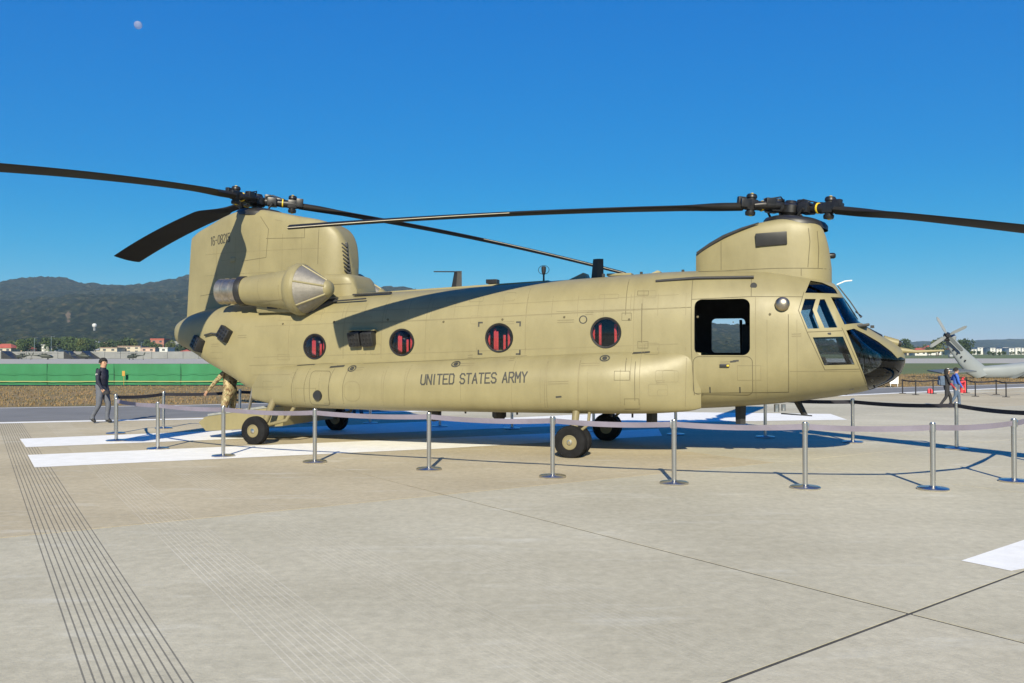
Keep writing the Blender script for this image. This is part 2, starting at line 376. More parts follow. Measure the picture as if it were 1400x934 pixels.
# painted markings on the apron
def strip(name, pts, w0, z=0.004):
    o = mesh_obj(name, [(x, y, z) for x, y in pts], [tuple(range(len(pts)))], 'paint'); o['kind'] = 'structure'; return o
g = gr
strip('painted_bar', [g(48.5, 639), g(39, 622), g(500, 603), g(900, 586.5), g(905, 596), g(600, 613.5)], 0)
strip('painted_bar', [g(36.5, 611.5), g(28, 600), g(300, 589), g(880, 563.0), g(1135, 566.0), g(1158, 574.0), g(880, 578)], 0)
strip('painted_mark', [g(1312, 766), g(1400, 737), g(1560, 690), g(1600, 716), g(1402, 776), g(1380, 780)], 0)
def line(name, pts, w, z=0.004, m='paint'):
    vs = []; fs = []
    for i, p in enumerate(pts):
        a = Vector(pts[max(i - 1, 0)]); b = Vector(pts[min(i + 1, len(pts) - 1)]); d = (b - a).normalized(); n_ = Vector((-d.y, d.x)) * w / 2
        vs += [(p[0] + n_.x, p[1] + n_.y, z), (p[0] - n_.x, p[1] - n_.y, z)]
    for i in range(len(pts) - 1): fs.append((2 * i, 2 * i + 1, 2 * i + 3, 2 * i + 2))
    o = mesh_obj(name, vs, fs, m); o['kind'] = 'structure'; return o
line('edge_line', [(x, y - 0.35) for x, y in EDGE], 0.42)
line('far_edge_line', [(x, y - 0.4) for x, y in GRASS], 0.18, -0.022)

# ================================================================= THE HELICOPTER (x forward, y to port, z up)
heli = empty('transport_helicopter', (HX, HY, 0), -PSI)
tag(heli, 'tan twin-rotor army transport helicopter parked inside the rope barrier', 'helicopter')
ST = np.array([  # x, bottom, top, half width, widest height, exponent top, exponent bottom
    (-9.98, 2.28, 2.50, 0.25, 2.40, 2.2, 2.2), (-9.85, 2.12, 2.66, 0.62, 2.40, 2.4, 2.4), (-9.55, 1.98, 2.80, 0.90, 2.38, 2.6, 2.6),
    (-9.1, 1.80, 2.93, 1.08, 2.33, 2.8, 3.0), (-8.5, 1.50, 3.03, 1.19, 2.2, 3.0, 3.6), (-7.9, 1.22, 3.09, 1.24, 2.1, 3.0, 4.2),
    (-7.3, 0.95, 3.13, 1.25, 2.0, 3.0, 5), (-6.8, 0.84, 3.16, 1.25, 2.0, 3.0, 5), (-6.0, 0.80, 3.19, 1.25, 2.0, 3.0, 5.5),
    (-4.6, 0.80, 3.24, 1.25, 2.0, 3.0, 5.5), (-2.5, 0.80, 3.31, 1.25, 2.0, 3.0, 5.5), (0, 0.82, 3.43, 1.25, 2.05, 3.0, 5),
    (2.0, 0.86, 3.51, 1.25, 2.1, 3.0, 4.2), (3.3, 0.95, 3.48, 1.245, 2.1, 3.0, 3.6), (4.0, 1.03, 3.38, 1.215, 2.1, 2.8, 3.2),
    (4.35, 1.08, 3.30, 1.17, 2.1, 2.7, 3.0), (4.62, 1.12, 3.20, 1.12, 2.05, 2.6, 2.8), (4.82, 1.16, 2.84, 1.06, 2.0, 2.6, 2.7), (5.03, 1.20, 2.52, 0.98, 1.9, 2.6, 2.6),
    (5.2, 1.245, 2.39, 0.88, 1.85, 2.5, 2.5), (5.43, 1.33, 2.235, 0.72, 1.82, 2.3, 2.4), (5.62, 1.43, 2.12, 0.53, 1.80, 2.2, 2.3),
    (5.74, 1.55, 2.02, 0.34, 1.80, 2.1, 2.1), (5.81, 1.70, 1.90, 0.14, 1.80, 2, 2)])
def fus_rings(inset=0.0, x0=-99, x1=99, step=0.14, N=72):
    xs = [x for x in np.unique(np.concatenate([np.arange(-9.98, 5.81, step), ST[:, 0]])) if x0 <= x <= x1]
    xs = [x for i, x in enumerate(xs) if i == 0 or x - xs[i - 1] > 0.02]
    col = [pchip(ST[:, 0], ST[:, k], xs) for k in range(1, 7)]
    return [superring(x, 0, max(col[2][i] - inset, .02), min(col[0][i] + inset, col[3][i] - .01), col[3][i], max(col[1][i] - inset, col[3][i] + .01), col[4][i], col[5][i], N) for i, x in enumerate(xs)]
outer_v, outer_f = loft_rings(fus_rings())
# cockpit glazing outlines in side view
def cw(u, v, y=-1.08): return pt(1080 + u / 4.918, 370 + v / 4.918, y)
WA = [cw(*p) for p in ((102, 190), (176, 190), (153, 264), (197, 390), (120, 392), (73, 282))]
WB = [cw(*p) for p in ((205, 192), (236, 190), (320, 383), (232, 386), (182, 272))]
WC = [cw(*p) for p in ((152, 450), (357, 444), (437, 632), (228, 637))]
WD = [cw(280, 174), cw(350, 173), (5.25, 2.98), (5.40, 2.50), (4.99, 2.455), cw(368, 362)]
WE = [cw(*p) for p in ((145, 54), (105, 148), (330, 148), (318, 120), (300, 100), (225, 66))]
WF = [cw(380, 402)] + [cw(u, v, -0.75) for u, v in ((425, 392), (500, 425), (600, 480), (690, 545), (735, 590))] + [(5.70, 1.86), (5.86, 1.80), (5.86, 1.50), (5.70, 1.30), (5.40, 1.12), cw(542, 803), cw(530, 770), cw(460, 600)]
DOOR = rrect(2.19, 3.16, 1.885, 2.90, 0.13)
WIN = [(-5.69, 2.06, 0.255), (-3.66, 2.14, 0.262), (-1.56, 2.22, 0.27), (0.56, 2.305, 0.275)]
ESC = rrect(2.30, 2.98, 1.93, 2.64, 0.09)
cut = MB()
for x, z, r in WIN: cut.add(*prism_y(circ(x, z, r, 40), -2, 2))
cut.add(*prism_y(DOOR, -2, 0)); cut.add(*prism_y(ESC, 0.2, 2))
for w_ in (WA, WB, WC): cut.add(*prism_y(w_, -2, -0.3)); cut.add(*prism_y(w_, 0.3, 2))
for w_, y0 in ((WD, 0.045), (WE, 0.42), (WF, 0.17)): cut.add(*prism_y(w_, -2, -y0)); cut.add(*prism_y(w_, y0, 2))
base = tmp_obj(outer_v, outer_f); cuts = tmp_obj(cut.v, cut.f)
# hollow: cabin and cockpit
xs_c = [-9.4, -8.9, -8.2, -7.4, -7.0, -6.9, -5, -2, 1, 3, 4.0, 4.4, 4.62, 4.85, 5.05, 5.25, 5.45, 5.62, 5.70]
cols = [pchip(ST[:, 0], ST[:, k], xs_c) for k in range(1, 7)]
rings = []
for i, x in enumerate(xs_c):
    t = 0.11 if x < 3.5 else 0.045
    zb = 0.3 if x < -6.95 else max(cols[0][i] + t, 1.02 if x < 4.5 else 0)
    rings.append(superring(x, 0, cols[2][i] - t, zb, cols[3][i] if x > -6.95 else 1.9, cols[1][i] - t, cols[4][i] + (1.2 if x < 3.5 else 0.0), 9 if x < -1 else cols[5][i], 48))
cav = tmp_obj(*loft_rings(rings))
me = boolean(base, [cav, cuts])
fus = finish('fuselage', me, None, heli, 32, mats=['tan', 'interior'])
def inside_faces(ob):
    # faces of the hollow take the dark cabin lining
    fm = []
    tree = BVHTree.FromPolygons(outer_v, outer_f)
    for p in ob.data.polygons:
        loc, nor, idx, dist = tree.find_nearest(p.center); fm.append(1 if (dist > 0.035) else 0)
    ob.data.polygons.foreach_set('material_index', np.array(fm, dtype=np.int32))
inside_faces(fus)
# glazing: thin shells cut by the same outlines
g1 = tmp_obj(*loft_rings(fus_rings(0.012, 3.6))); g2 = tmp_obj(*loft_rings(fus_rings(0.026, 3.5)))
gm = boolean(g1, [g2]); gsh = bpy.data.objects.new('tmp', gm); COL.objects.link(gsh)
panes = []
for nm, w_, y0, mt in (('side_window', WA, .3, 'glass'), ('side_window', WB, .3, 'glass'), ('lower_side_window', WC, .3, 'glass'), ('windshield', WD, .045, 'glass'), ('eyebrow_window', WE, .42, 'glass_dark'), ('chin_window', WF, .17, 'glass_mid')):
    for sg in (-1, 1):
        cxm = sum(p[0] for p in w_) / len(w_); czm = sum(p[1] for p in w_) / len(w_)
        big = [(cxm + (p[0] - cxm) * 1.03, czm + (p[1] - czm) * 1.03) for p in w_]
        a, b = sorted((sg * y0 * 0.85, sg * 2)); c_ = tmp_obj(*prism_y(big, a, b))
        gme = boolean(gsh, [c_], 'INTERSECT'); panes.append(finish(nm, gme, mt, heli, 30))
        bpy.data.objects.remove(c_)
for o in (base, cuts, cav, g1, g2, gsh): bpy.data.objects.remove(o)

# hull surfaces that carry seams and lettering
HV, HF = list(outer_v), list(outer_f)
def hull(vs, fs):
    b = len(HV); HV.extend([tuple(v) for v in vs]); HF.extend([tuple(i + b for i in f) for f in fs])

# fuel pods along both sides
for sg in (-1, 1):
    PX = [-7.3, -7.0, -6.6, -6.2, -5.7, -5.0, -4, -2, -.2, 0.6, 1.1, 1.5, 1.85, 2.12, 2.3]
    pw = [0.02, 0.13, 0.25, 0.36, 0.44, 0.49, 0.51, 0.51, 0.51, 0.49, 0.43, 0.34, 0.23, 0.13, 0.02]
    top = [1.50, 1.58, 1.64, 1.67, 1.70, 1.72, 1.75, 1.83, 1.91, 1.945, 1.955, 1.96, 1.96, 1.95, 1.93]
    bot = [0.93, 0.86, 0.80, 0.775, 0.765, 0.76, 0.755, 0.765, 0.78, 0.79, 0.80, 0.815, 0.84, 0.87, 0.92]
    xq = np.linspace(-7.3, 2.3, 84); ring = []
    for x, w_, t_, b_ in zip(xq, pchip(PX, pw, xq), pchip(PX, top, xq), pchip(PX, bot, xq)):
        ring.append(superring(x, sg * 1.16, w_, b_, b_ + (t_ - b_) * 0.50, t_, 2.05, 3.4, 48))
    vs, fs = loft_rings(ring); hull(vs, fs); pod = mesh_obj('fuel_pod', vs, fs, 'tan', heli, 40)
    bm = bmesh.new(); bm.from_mesh(pod.data); bmesh.ops.recalc_face_normals(bm, faces=bm.faces); bm.to_mesh(pod.data); bm.free()

def x_loft(name, tab, zb, nt, m, N=56, shear=0.0, step=0.08, parent=heli):
    tab = np.array(tab); xq = np.arange(tab[0, 0], tab[-1, 0] + 1e-6, step); zt = pchip(tab[:, 0], tab[:, 1], xq); w_ = pchip(tab[:, 0], tab[:, 2], xq); ring = []
    for x, t_, w1 in zip(xq, zt, w_):
        r_ = superring(x, 0, w1, zb, zb + 0.15, t_, nt, 6, N); r_[:, 0] += shear * (r_[:, 2] - zb); ring.append(r_)
    vs, fs = loft_rings(ring); hull(vs, fs); o = mesh_obj(name, vs, fs, m, parent, 38)
    bm = bmesh.new(); bm.from_mesh(o.data); bmesh.ops.recalc_face_normals(bm, faces=bm.faces); bm.to_mesh(o.data); bm.free()
    return o
aft_pylon = x_loft('aft_pylon', [(-9.95, 4.70, .10), (-9.75, 4.82, .16), (-9.4, 4.95, .25), (-8.9, 5.13, .37), (-8.5, 5.22, .45), (-8.0, 5.24, .50), (-7.4, 5.15, .52), (-6.8, 5.02, .52), (-6.3, 4.92, .51), (-6.0, 4.81, .48), (-5.82, 4.68, .43), (-5.68, 4.48, .36), (-5.58, 4.22, .27), (-5.50, 3.85, .16), (-5.46, 3.5, .06)], 2.45, 10, 'tan', N=88, shear=0.06, step=0.05)
step_box = x_loft('pylon_fairing', [(-5.85, 3.68, .62), (-5.38, 3.67, .58), (-5.24, 3.62, .53), (-5.13, 3.35, .46), (-5.06, 3.2, .36)], 2.9, 9, 'tan')
fwd_pylon = x_loft('forward_pylon', [(2.13, 3.86, .30), (2.2, 3.90, .36), (2.66, 4.15, .50), (3.0, 4.28, .57), (3.35, 4.37, .61), (3.8, 4.42, .62), (4.15, 4.37, .57), (4.38, 4.27, .47), (4.50, 4.0, .34), (4.57, 3.6, .2), (4.60, 3.3, .1)], 3.1, 9, 'tan', N=88, step=0.05)

for sg in (-1, 1): MB().tube([(2.16, sg * 0.32, 3.84), (2.40, sg * 0.405, 3.985), (2.66, sg * 0.475, 4.12), (3.0, sg * 0.545, 4.245), (3.3, sg * 0.585, 4.335)], [0.035, 0.038, 0.036, 0.028, 0.012], 8).build('pylon_edge_strip', 'walk', heli, 50)
# engines
for sg in (-1, 1):
    ey, ez = sg * 1.22, 3.28
    eng = MB().lathe([(0.0, -7.42), (0.30, -7.42), (0.33, -7.2), (0.36, -6.9), (0.41, -6.5), (0.44, -6.25), (0.53, -6.16), (0.56, -6.08), (0.555, -5.98), (0.52, -5.93), (0.0, -5.93)], 'x', (0, ey, ez), 40).build('engine_nacelle', 'tan', heli, 30)
    hull([v.co[:] for v in eng.data.vertices], [list(p.vertices) for p in eng.data.polygons])
    MB().lathe([(0.515, -5.935), (0.50, -5.90), (0.17, -5.38), (0.0, -5.36)], 'x', (0, ey, ez), 40).build('intake_screen', 'screen', eng, 25)
    MB().lathe([(0.185, -5.415), (0.18, -5.37), (0.13, -5.31), (0.06, -5.285), (0.0, -5.28)], 'x', (0, ey, ez), 28).build('intake_tip', 'tan', eng, 50)
    for k in range(6):
        a = 2 * math.pi * (k + 0.5) / 6 + 0.25; ca, sa = math.cos(a), math.sin(a)
        MB().tube([(-5.93, ey + 0.513 * ca, ez + 0.513 * sa), (-5.38, ey + 0.175 * ca, ez + 0.175 * sa)], 0.022, 8).build('intake_rib', 'tan', eng, 40)
    MB().lathe([(0.315, -7.40), (0.325, -7.43), (0.325, -7.54), (0.30, -7.56)], 'x', (0, ey, ez), 36).build('exhaust_collar', 'black', eng, 30)
    ex = MB().lathe([(0.25, -7.55), (0.275, -7.56), (0.28, -7.70), (0.292, -7.71), (0.292, -7.74), (0.28, -7.75), (0.278, -7.88), (0.290, -7.89), (0.290, -7.915), (0.275, -7.93), (0.285, -8.06), (0.272, -8.06), (0.262, -7.9), (0.25, -7.6), (0.0, -7.6)], 'x', (0, ey, ez), 40).build('exhaust_pipe', 'exhaust', eng, 25)
    # mount fairing to the roof with two cooling vents
    MB().box((-6.55, sg * 1.06, 2.98), (1.25, 0.36, 0.34), (R(-8 * sg), 0, 0), 0.06).build('engine_fairing', 'tan', eng, 40)
    for vx in (-6.72, -6.42):
        v_ = MB().box((vx, sg * 1.262, 2.955), (0.25, 0.03, 0.17), (R(14 * sg), 0, R(0)), 0.01).build('cooling_vent', 'black', eng)
        for k in range(4): MB().box((vx, sg * 1.285, 2.90 + 0.036 * k), (0.23, 0.012, 0.012)).build('vent_louvre', 'hub', v_)
    MB().tube([(-5.95, sg * 1.0, 2.86), (-5.35, sg * 0.95, 3.06)], [0.17, 0.05], 12).build('intake_shade_tube', 'black', eng, 40)  # black tube standing in for the shade between intake and roof

# ---------------- rotors
def make_blade():
    R1 = 9.14; rs = np.concatenate([np.linspace(0.95, 2.6, 9), np.linspace(2.9, 9.14, 26)]); N = 22; verts = []; fs = []; fm = []
    for r in rs:
        q = min(max((r - 1.35) / 1.0, 0), 1); q = q * q * (3 - 2 * q)
        chord = 0.22 + (0.81 - 0.22) * q; th = 0.16 * (1 - q) + 0.085 * q; tw = R(2.0 - 9.5 * (r / R1)) * (0.4 + 0.6 * q)
        for k in range(N):
            a = 2 * math.pi * k / N; cx = math.cos(a); sx = math.sin(a)
            u = (0.5 * cx + 0.5); prof = (abs(sx) ** (1.0)) * (1.0 if cx > 0 else (1 - 0.55 * abs(cx)))
            lead = chord * (-0.72 + u)               # leading edge towards +y
            zz = 0.5 * th * prof * (1 if sx >= 0 else -1)
            verts.append((r, lead * math.cos(tw) - zz * math.sin(tw), lead * math.sin(tw) + zz * math.cos(tw)))
    for i in range(len(rs) - 1):
        for k in range(N):
            k2 = (k + 1) % N; fs.append((i * N + k, (i + 1) * N + k, (i + 1) * N + k2, i * N + k2)); fm.append(0)
    fs.append(tuple(range(N))); fm.append(0); fs.append(tuple((len(rs) - 1) * N + k for k in range(N))[::-1]); fm.append(0)
    strip_ = []
    n0 = 19
    sv = []; sf = []
    for i in range(n0, len(rs)):
        for k in (N - 1, 0, 1):
            v = verts[i * N + k]; c0 = verts[i * N]; f_ = 0.55; sv.append((v[0], c0[1] + (v[1] - c0[1]) * f_ + 0.003, c0[2] + (v[2] - c0[2]) * f_))
    ns = len(rs) - n0
    for i in range(ns - 1):
        for k in range(2): sf.append((i * 3 + k, (i + 1) * 3 + k, (i + 1) * 3 + k + 1, i * 3 + k + 1))
    return verts, fs, sv, sf
bv, bf, sv, sf = make_blade()
def bend(vs, k): return [(x, y, z - k[0] * (x / 9.14) ** 2 - k[1] * max(x - 0.5, 0) / 9.14) for x, y, z in vs]
def rotor(name, x, z, ang, tau, k, ccw, mast_z):
    root = empty(name, (x, 0, z)); root.parent = heli; root.rotation_euler = (0, R(tau), 0)
    h_ = MB(); h_.lathe([(0.0, -0.13), (0.16, -0.13), (0.2, -0.08), (0.2, 0.06), (0.13, 0.10), (0.10, 0.16), (0.0, 0.17)], 'z', (0, 0, 0), 24)
    h_.build('hub', 'hub', root, 30)
    MB().lathe([(0.12, -0.12), (0.12, mast_z), (0.0, mast_z)], 'z', (0, 0, 0), 20).build('mast', 'hub', root, 30)
    MB().lathe([(0.30, mast_z + 0.02), (0.31, mast_z + 0.07), (0.22, mast_z + 0.10), (0.12, mast_z + 0.10)], 'z', (0, 0, 0), 28).build('swashplate', 'hub', root, 30)
    bverts = bend(bv, k); sverts = bend(sv, k)
    if not ccw: bverts = [(a, -b, c_) for a, b, c_ in bverts]; sverts = [(a, -b, c_) for a, b, c_ in sverts]
    proto = None
    for i in range(3):
        a = R(ang + 120 * i)
        arm = MB().tube([(0.12, 0, 0), (0.30, 0, 0), (0.42, 0, 0)], [0.095, 0.10, 0.085], 12)
        arm.box((0.34, 0, 0), (0.22, 0.32, 0.20), None, 0.03); arm.box((0.24, 0, 0.1), (0.16, 0.16, 0.14), None, 0.03)
        arm.tube([(0.42, 0, -0.005), (0.75, 0, -0.01), (0.98, 0, -0.02)], [0.085, 0.095, 0.09], 12)
        ao = arm.build('pitch_arm', 'hub', root, 35); ao.rotation_euler = (0, 0, a)
        hb = MB().lathe([(0.0, -0.20), (0.085, -0.20), (0.095, -0.17), (0.095, -0.13), (0.075, -0.12), (0.085, 0.12), (0.10, 0.13), (0.10, 0.17), (0.08, 0.20), (0.0, 0.20)], 'z', (0.80, 0, -0.01), 18)
        hb.box((0.80, 0, -0.01), (0.22, 0.18, 0.2), None, 0.03); hb.box((0.93, 0.06, 0.0), (0.2, 0.08, 0.16), None, 0.02)
        ho = hb.build('lag_hinge', 'hub', root, 35); ho.rotation_euler = (0, 0, a)
        dm = MB().tube([(0.30, 0.16, 0.02), (0.55, 0.15, 0.0), (0.78, 0.10, -0.03)], [0.07, 0.085, 0.05], 10).box((0.5, 0.16, 0.05), (0.2, 0.14, 0.16), None, 0.02).build('lag_damper', 'hub', root, 40); dm.rotation_euler = (0, 0, a)
        pl = MB().tube([(0.24, -0.2, mast_z + 0.08), (0.36, -0.2, -0.05)], 0.022, 8).tube([(0.36, -0.2, -0.05), (0.36, -0.05, -0.02)], 0.03, 8).build('pitch_link', 'hub', root, 40); pl.rotation_euler = (0, 0, a)
        hs_ = MB().tube([(0.18, 0.08, 0.12), (0.32, 0.20, 0.17), (0.5, 0.2, 0.12), (0.62, 0.12, 0.1)], 0.014, 6).tube([(0.2, -0.1, 0.1), (0.36, -0.18, 0.14), (0.55, -0.13, 0.09)], 0.012, 6).build('hydraulic_hose', 'black', root, 60); hs_.rotation_euler = (0, 0, a)
        wg = MB().box((0.97, -0.05, 0.03), (0.16, 0.10, 0.20), None, 0.02).build('blade_clamp', 'hub', root, 35); wg.rotation_euler = (0, 0, a)
        yr = MB().lathe([(0.097, 0.565), (0.104, 0.568), (0.104, 0.592), (0.097, 0.595)], 'x', (0, 0, -0.006), 16).build('yellow_band', 'yellow', root, 30); yr.rotation_euler = (0, 0, a)
        for q in ((0.80, 0, 0.195), (0.80, 0.02, -0.205), (0.36, 0.12, 0.075)):
            cp = MB().lathe([(0.0, -0.02), (0.03, -0.02), (0.03, 0.015), (0.0, 0.02)], 'z', q, 8).build('hinge_cap', 'yellow', root); cp.rotation_euler = (0, 0, a)
        if proto is None:
            proto = mesh_obj('rotor_blade', bverts, bf, 'blade', root, 50); proto.rotation_euler = (0, 0, a)
            bm = bmesh.new(); bm.from_mesh(proto.data); bmesh.ops.recalc_face_normals(bm, faces=bm.faces); bm.to_mesh(proto.data); bm.free()
            se = mesh_obj('erosion_strip', sverts, sf, 'nickel', proto, 50)
        else:
            b2 = copy_tree(proto, root); b2.rotation_euler = (0, 0, a)
    return root
rotor('forward_rotor', 3.86, 4.65, 208.0, 5.95, (0.33, 1.15), True, -0.32)
rotor('aft_rotor', -8.02, 5.50, 149.8, 3.27, (0.55, 0.55), False, -0.34)
# black rain shields under both hubs
def shield(name, x, z, rx, ry, tilt):
    vs = []; fs = []; rows = [(1.0, -0.08), (1.0, 0.0), (0.93, 0.05), (0.7, 0.10), (0.4, 0.13)]; n = 36
    for s_, dz in rows:
        for k in range(n):
            t = 2 * math.pi * k / n; px_, py_ = rx * s_ * math.cos(t), ry * s_ * math.sin(t); vs.append((x + px_, py_, z + dz - px_ * math.tan(R(tilt))))
    for i in range(len(rows) - 1):
        for k in range(n): fs.append((i * n + k, i * n + (k + 1) % n, (i + 1) * n + (k + 1) % n, (i + 1) * n + k))
    fs.append(tuple((len(rows) - 1) * n + k for k in range(n)))
    return mesh_obj(name, vs, fs, 'black', heli, 40)
shield('rotor_shield', 3.95, 4.37, 0.58, 0.56, 8); shield('rotor_shield', -7.9, 5.18, 0.62, 0.48, 5)

# ---------------- landing gear
def wheel_mesh(wd):
    t = [(0.128, -wd*.42), (0.17, -wd*.48), (0.23, -wd*.52), (0.285, -wd*.42), (0.303, -wd*.25), (0.305, 0), (0.303, wd*.25), (0.285, wd*.42), (0.23, wd*.52), (0.17, wd*.48), (0.128, wd*.42)]
    ty = MB().lathe(t, 'y', (0, 0, 0), 40, closed=True)
    rim = MB().lathe([(0.135, -wd*.43), (0.135, -wd*.47), (0.122, -wd*.48), (0.112, -wd*.36), (0.07, -wd*.30), (0.06, -wd*.44), (0.04, -wd*.48), (0.0, -wd*.48)], 'y', (0, 0, 0), 28)
    rim.lathe([(0.135, wd*.43), (0.122, wd*.45), (0.112, wd*.34), (0.07, wd*.30), (0.05, wd*.4), (0.0, wd*.4)], 'y', (0, 0, 0), 28)
    return ty, rim
WPROTO = None
def wheel(x, y, wd=0.2):
    global WPROTO
    if WPROTO is None:
        r_ = empty('wheel'); r_.parent = heli; ty, rim = wheel_mesh(wd); to = ty.build('tyre', 'tyre', r_, 40)
        for v in to.data.vertices:                                   # flattened where it stands
            if v.co.z < -0.285: v.co.z = -0.285 - (v.co.z + 0.285) * -0.1
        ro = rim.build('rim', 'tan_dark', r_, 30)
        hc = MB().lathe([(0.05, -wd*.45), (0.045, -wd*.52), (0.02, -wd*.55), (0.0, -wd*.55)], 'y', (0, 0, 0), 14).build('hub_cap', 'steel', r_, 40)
        for k in range(8):
            a = k * math.pi / 4; MB().lathe([(0.0, 0), (0.011, 0), (0.011, 0.014), (0.0, 0.016)], 'y', (0.095 * math.cos(a), -wd * .35, 0.095 * math.sin(a)), 6).build('wheel_bolt', 'hub', r_)
        for k in range(6):
            a = (k + .5) * math.pi / 3; MB().lathe([(0.0, 0), (0.021, 0), (0.021, 0.01), (0.0, 0.01)], 'y', (0.088 * math.cos(a), -wd * .345, 0.088 * math.sin(a)), 10).build('rim_hole', 'black', r_)
        WPROTO = r_; o = r_
    else: o = copy_tree(WPROTO, heli)
    o.location = (x, y, 0.287); o.rotation_euler = (0, random.uniform(0, 6.28) * 0, 0 if y < 0 else math.pi); return o
for sg in (-1, 1):
    wheel(0.0, sg * 1.72); wheel(0.02, sg * 1.43); wheel(-6.86, sg * 1.66, 0.2)
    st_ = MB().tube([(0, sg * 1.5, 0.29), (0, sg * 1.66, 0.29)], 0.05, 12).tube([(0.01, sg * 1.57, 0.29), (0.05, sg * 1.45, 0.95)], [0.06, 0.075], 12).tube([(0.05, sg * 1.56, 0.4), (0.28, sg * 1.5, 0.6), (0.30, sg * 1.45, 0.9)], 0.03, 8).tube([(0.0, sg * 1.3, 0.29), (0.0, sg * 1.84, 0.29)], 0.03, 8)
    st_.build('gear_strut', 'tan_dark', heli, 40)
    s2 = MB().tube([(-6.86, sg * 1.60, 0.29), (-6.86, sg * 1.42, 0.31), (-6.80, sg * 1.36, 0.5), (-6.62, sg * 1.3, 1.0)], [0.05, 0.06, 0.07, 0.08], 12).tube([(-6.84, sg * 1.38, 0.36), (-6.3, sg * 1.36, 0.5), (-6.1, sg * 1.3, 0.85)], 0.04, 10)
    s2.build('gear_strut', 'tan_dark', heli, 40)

# ---------------- ramp
ramp = MB()
rv = []
for y in (-1.05, 1.05):
    rv += [(-6.55, y, 0.78), (-8.62, y, 0.49), (-8.80, y, 0.36), (-8.60, y, 0.17), (-6.6, y, 0.34)]
ramp.add(rv, [(0, 1, 2, 3, 4), (9, 8, 7, 6, 5)] + [(i, (i + 1) % 5 + 5 if False else 5 + i, 5 + (i + 1) % 5, (i + 1) % 5) for i in range(5)])
rampo = ramp.build('cargo_ramp', 'tan', heli)
tv = [(-6.6, -1.0, 0.782), (-8.60, -1.0, 0.502), (-8.60, 1.0, 0.502), (-6.6, 1.0, 0.782)]
mesh_obj('ramp_tread', [(x, y, z + 0.004) for x, y, z in tv] + [(x, y, z - 0.02) for x, y, z in tv], [(0, 3, 2, 1), (4, 5, 6, 7), (0, 1, 5, 4), (1, 2, 6, 5), (2, 3, 7, 6), (3, 0, 4, 7)], 'rampgrey', rampo)
for y in (-0.98, 0.98): MB().box((-7.6, y, 0.665), (2.0, 0.07, 0.05), (0, R(-8), 0), 0.01).build('ramp_rail', 'rampgrey', rampo)
for y in (-1.0, 1.0): MB().tube([(-7.5, y, 0.66), (-7.3, y * 1.12, 1.2)], 0.035, 10).build('ramp_actuator', 'steel', rampo, 40)
# cabin floor, bulkhead behind the cockpit, cabin fittings
MB().box((-2.1, 0, 1.06), (9.4, 1.66, 0.05)).build('cabin_floor', 'interior', heli)
MB().box((3.62, 0.66, 2.1), (0.06, 0.62, 1.6)).box((3.62, -0.66, 2.1), (0.06, 0.62, 1.6)).build('cockpit_bulkhead', 'interior', heli)
MB().box((3.02, 0.85, 2.1), (0.16, 0.3, 0.8), None, 0.02).tube([(2.92, 0.95, 1.9), (2.9, 0.95, 2.6)], 0.03, 8).build('gun_mount', 'cockpit', heli)
# troop seats with red webbing behind the round windows
for x, z, r in WIN:
    nb = 6
    for k in range(nb):
        xx = x - r * 0.95 + 2 * r * 0.95 * k / (nb - 1); hgt = 0.55 + 0.12 * math.sin(k * 1.7)
        if x > 0 and k in (2, 3): continue
        if x < -3 and k in (0, 5): continue
        MB().box((xx + 0.03 * math.sin(k * 2.3), -1.11, z - 0.17 + 0.02 * k % 0.05), (0.046, 0.012, hgt), (0, R(3 * math.sin(k * 3.1)), 0)).build('seat_webbing', 'red', heli)
    MB().box((x, -0.86, z - 0.42), (r * 2.3, 0.34, 0.06), None, 0.02).build('troop_seat', 'red', heli, 40)
# round windows: rim, seal and domed pane
for i, (x, z, r) in enumerate(WIN):
    for sg in (-1, 1):
        dome = (0.10, 0.13, 0.03, 0.03)[i]
        rim = MB().lathe([(r - 0.022, -0.02), (r - 0.018, 0.012), (r + 0.012, 0.016), (r + 0.022, 0.0), (r + 0.02, -0.02)], 'y', (x, 0, z), 40, closed=True)
        ro = rim.build('window_rim', 'hub', heli, 40); ro.location = (0, sg * 1.25, 0)
        if sg < 0: ro.scale = (1, -1, 1)
        pv = [(r - 0.01) * q for q in (1.0, 0.93, 0.8, 0.6, 0.35, 0.12, 0.0)]
        pr_ = [(q, dome * (1 - (q / r) ** 2) - 0.005) for q in pv]
        po = MB().lathe(pr_, 'y', (x, 0, z), 36).build('round_window', 'glass', heli, 60); po.location = (0, sg * 1.25, 0)
        if sg < 0: po.scale = (1, -1, 1)
# cockpit fittings
for sg in (-1, 1):
    st_ = MB().box((4.05, sg * 0.55, 1.55), (0.5, 0.5, 0.14), None, 0.04).box((3.83, sg * 0.55, 2.0), (0.14, 0.5, 0.95), (0, R(-8), 0), 0.05).box((3.80, sg * 0.55, 2.55), (0.1, 0.28, 0.2), None, 0.04)
    st_.build('pilot_seat', 'seatgreen', heli, 40)
    MB().tube([(4.5, sg * 0.55, 1.3), (4.47, sg * 0.55, 1.7), (4.42, sg * 0.55, 1.85)], 0.02, 8).build('control_stick', 'cockpit', heli, 40)
    for q in (-0.12, 0.12): MB().box((5.18, sg * 0.5 + q, 1.5), (0.05, 0.11, 0.16), (0, R(-25), 0), 0.01).build('rudder_pedal', 'steel', heli)
MB().box((4.85, 0, 2.16), (0.28, 1.6, 0.42), (0, R(-14), 0), 0.04).build('instrument_panel', 'cockpit', heli, 40)
MB().box((4.98, 0, 2.40), (0.36, 1.7, 0.05), (0, R(-8), 0), 0.02).build('glare_shield', 'cockpit', heli, 40)
MB().box((4.4, 0, 1.45), (0.9, 0.32, 0.6), None, 0.03).build('centre_console', 'cockpit', heli, 40)
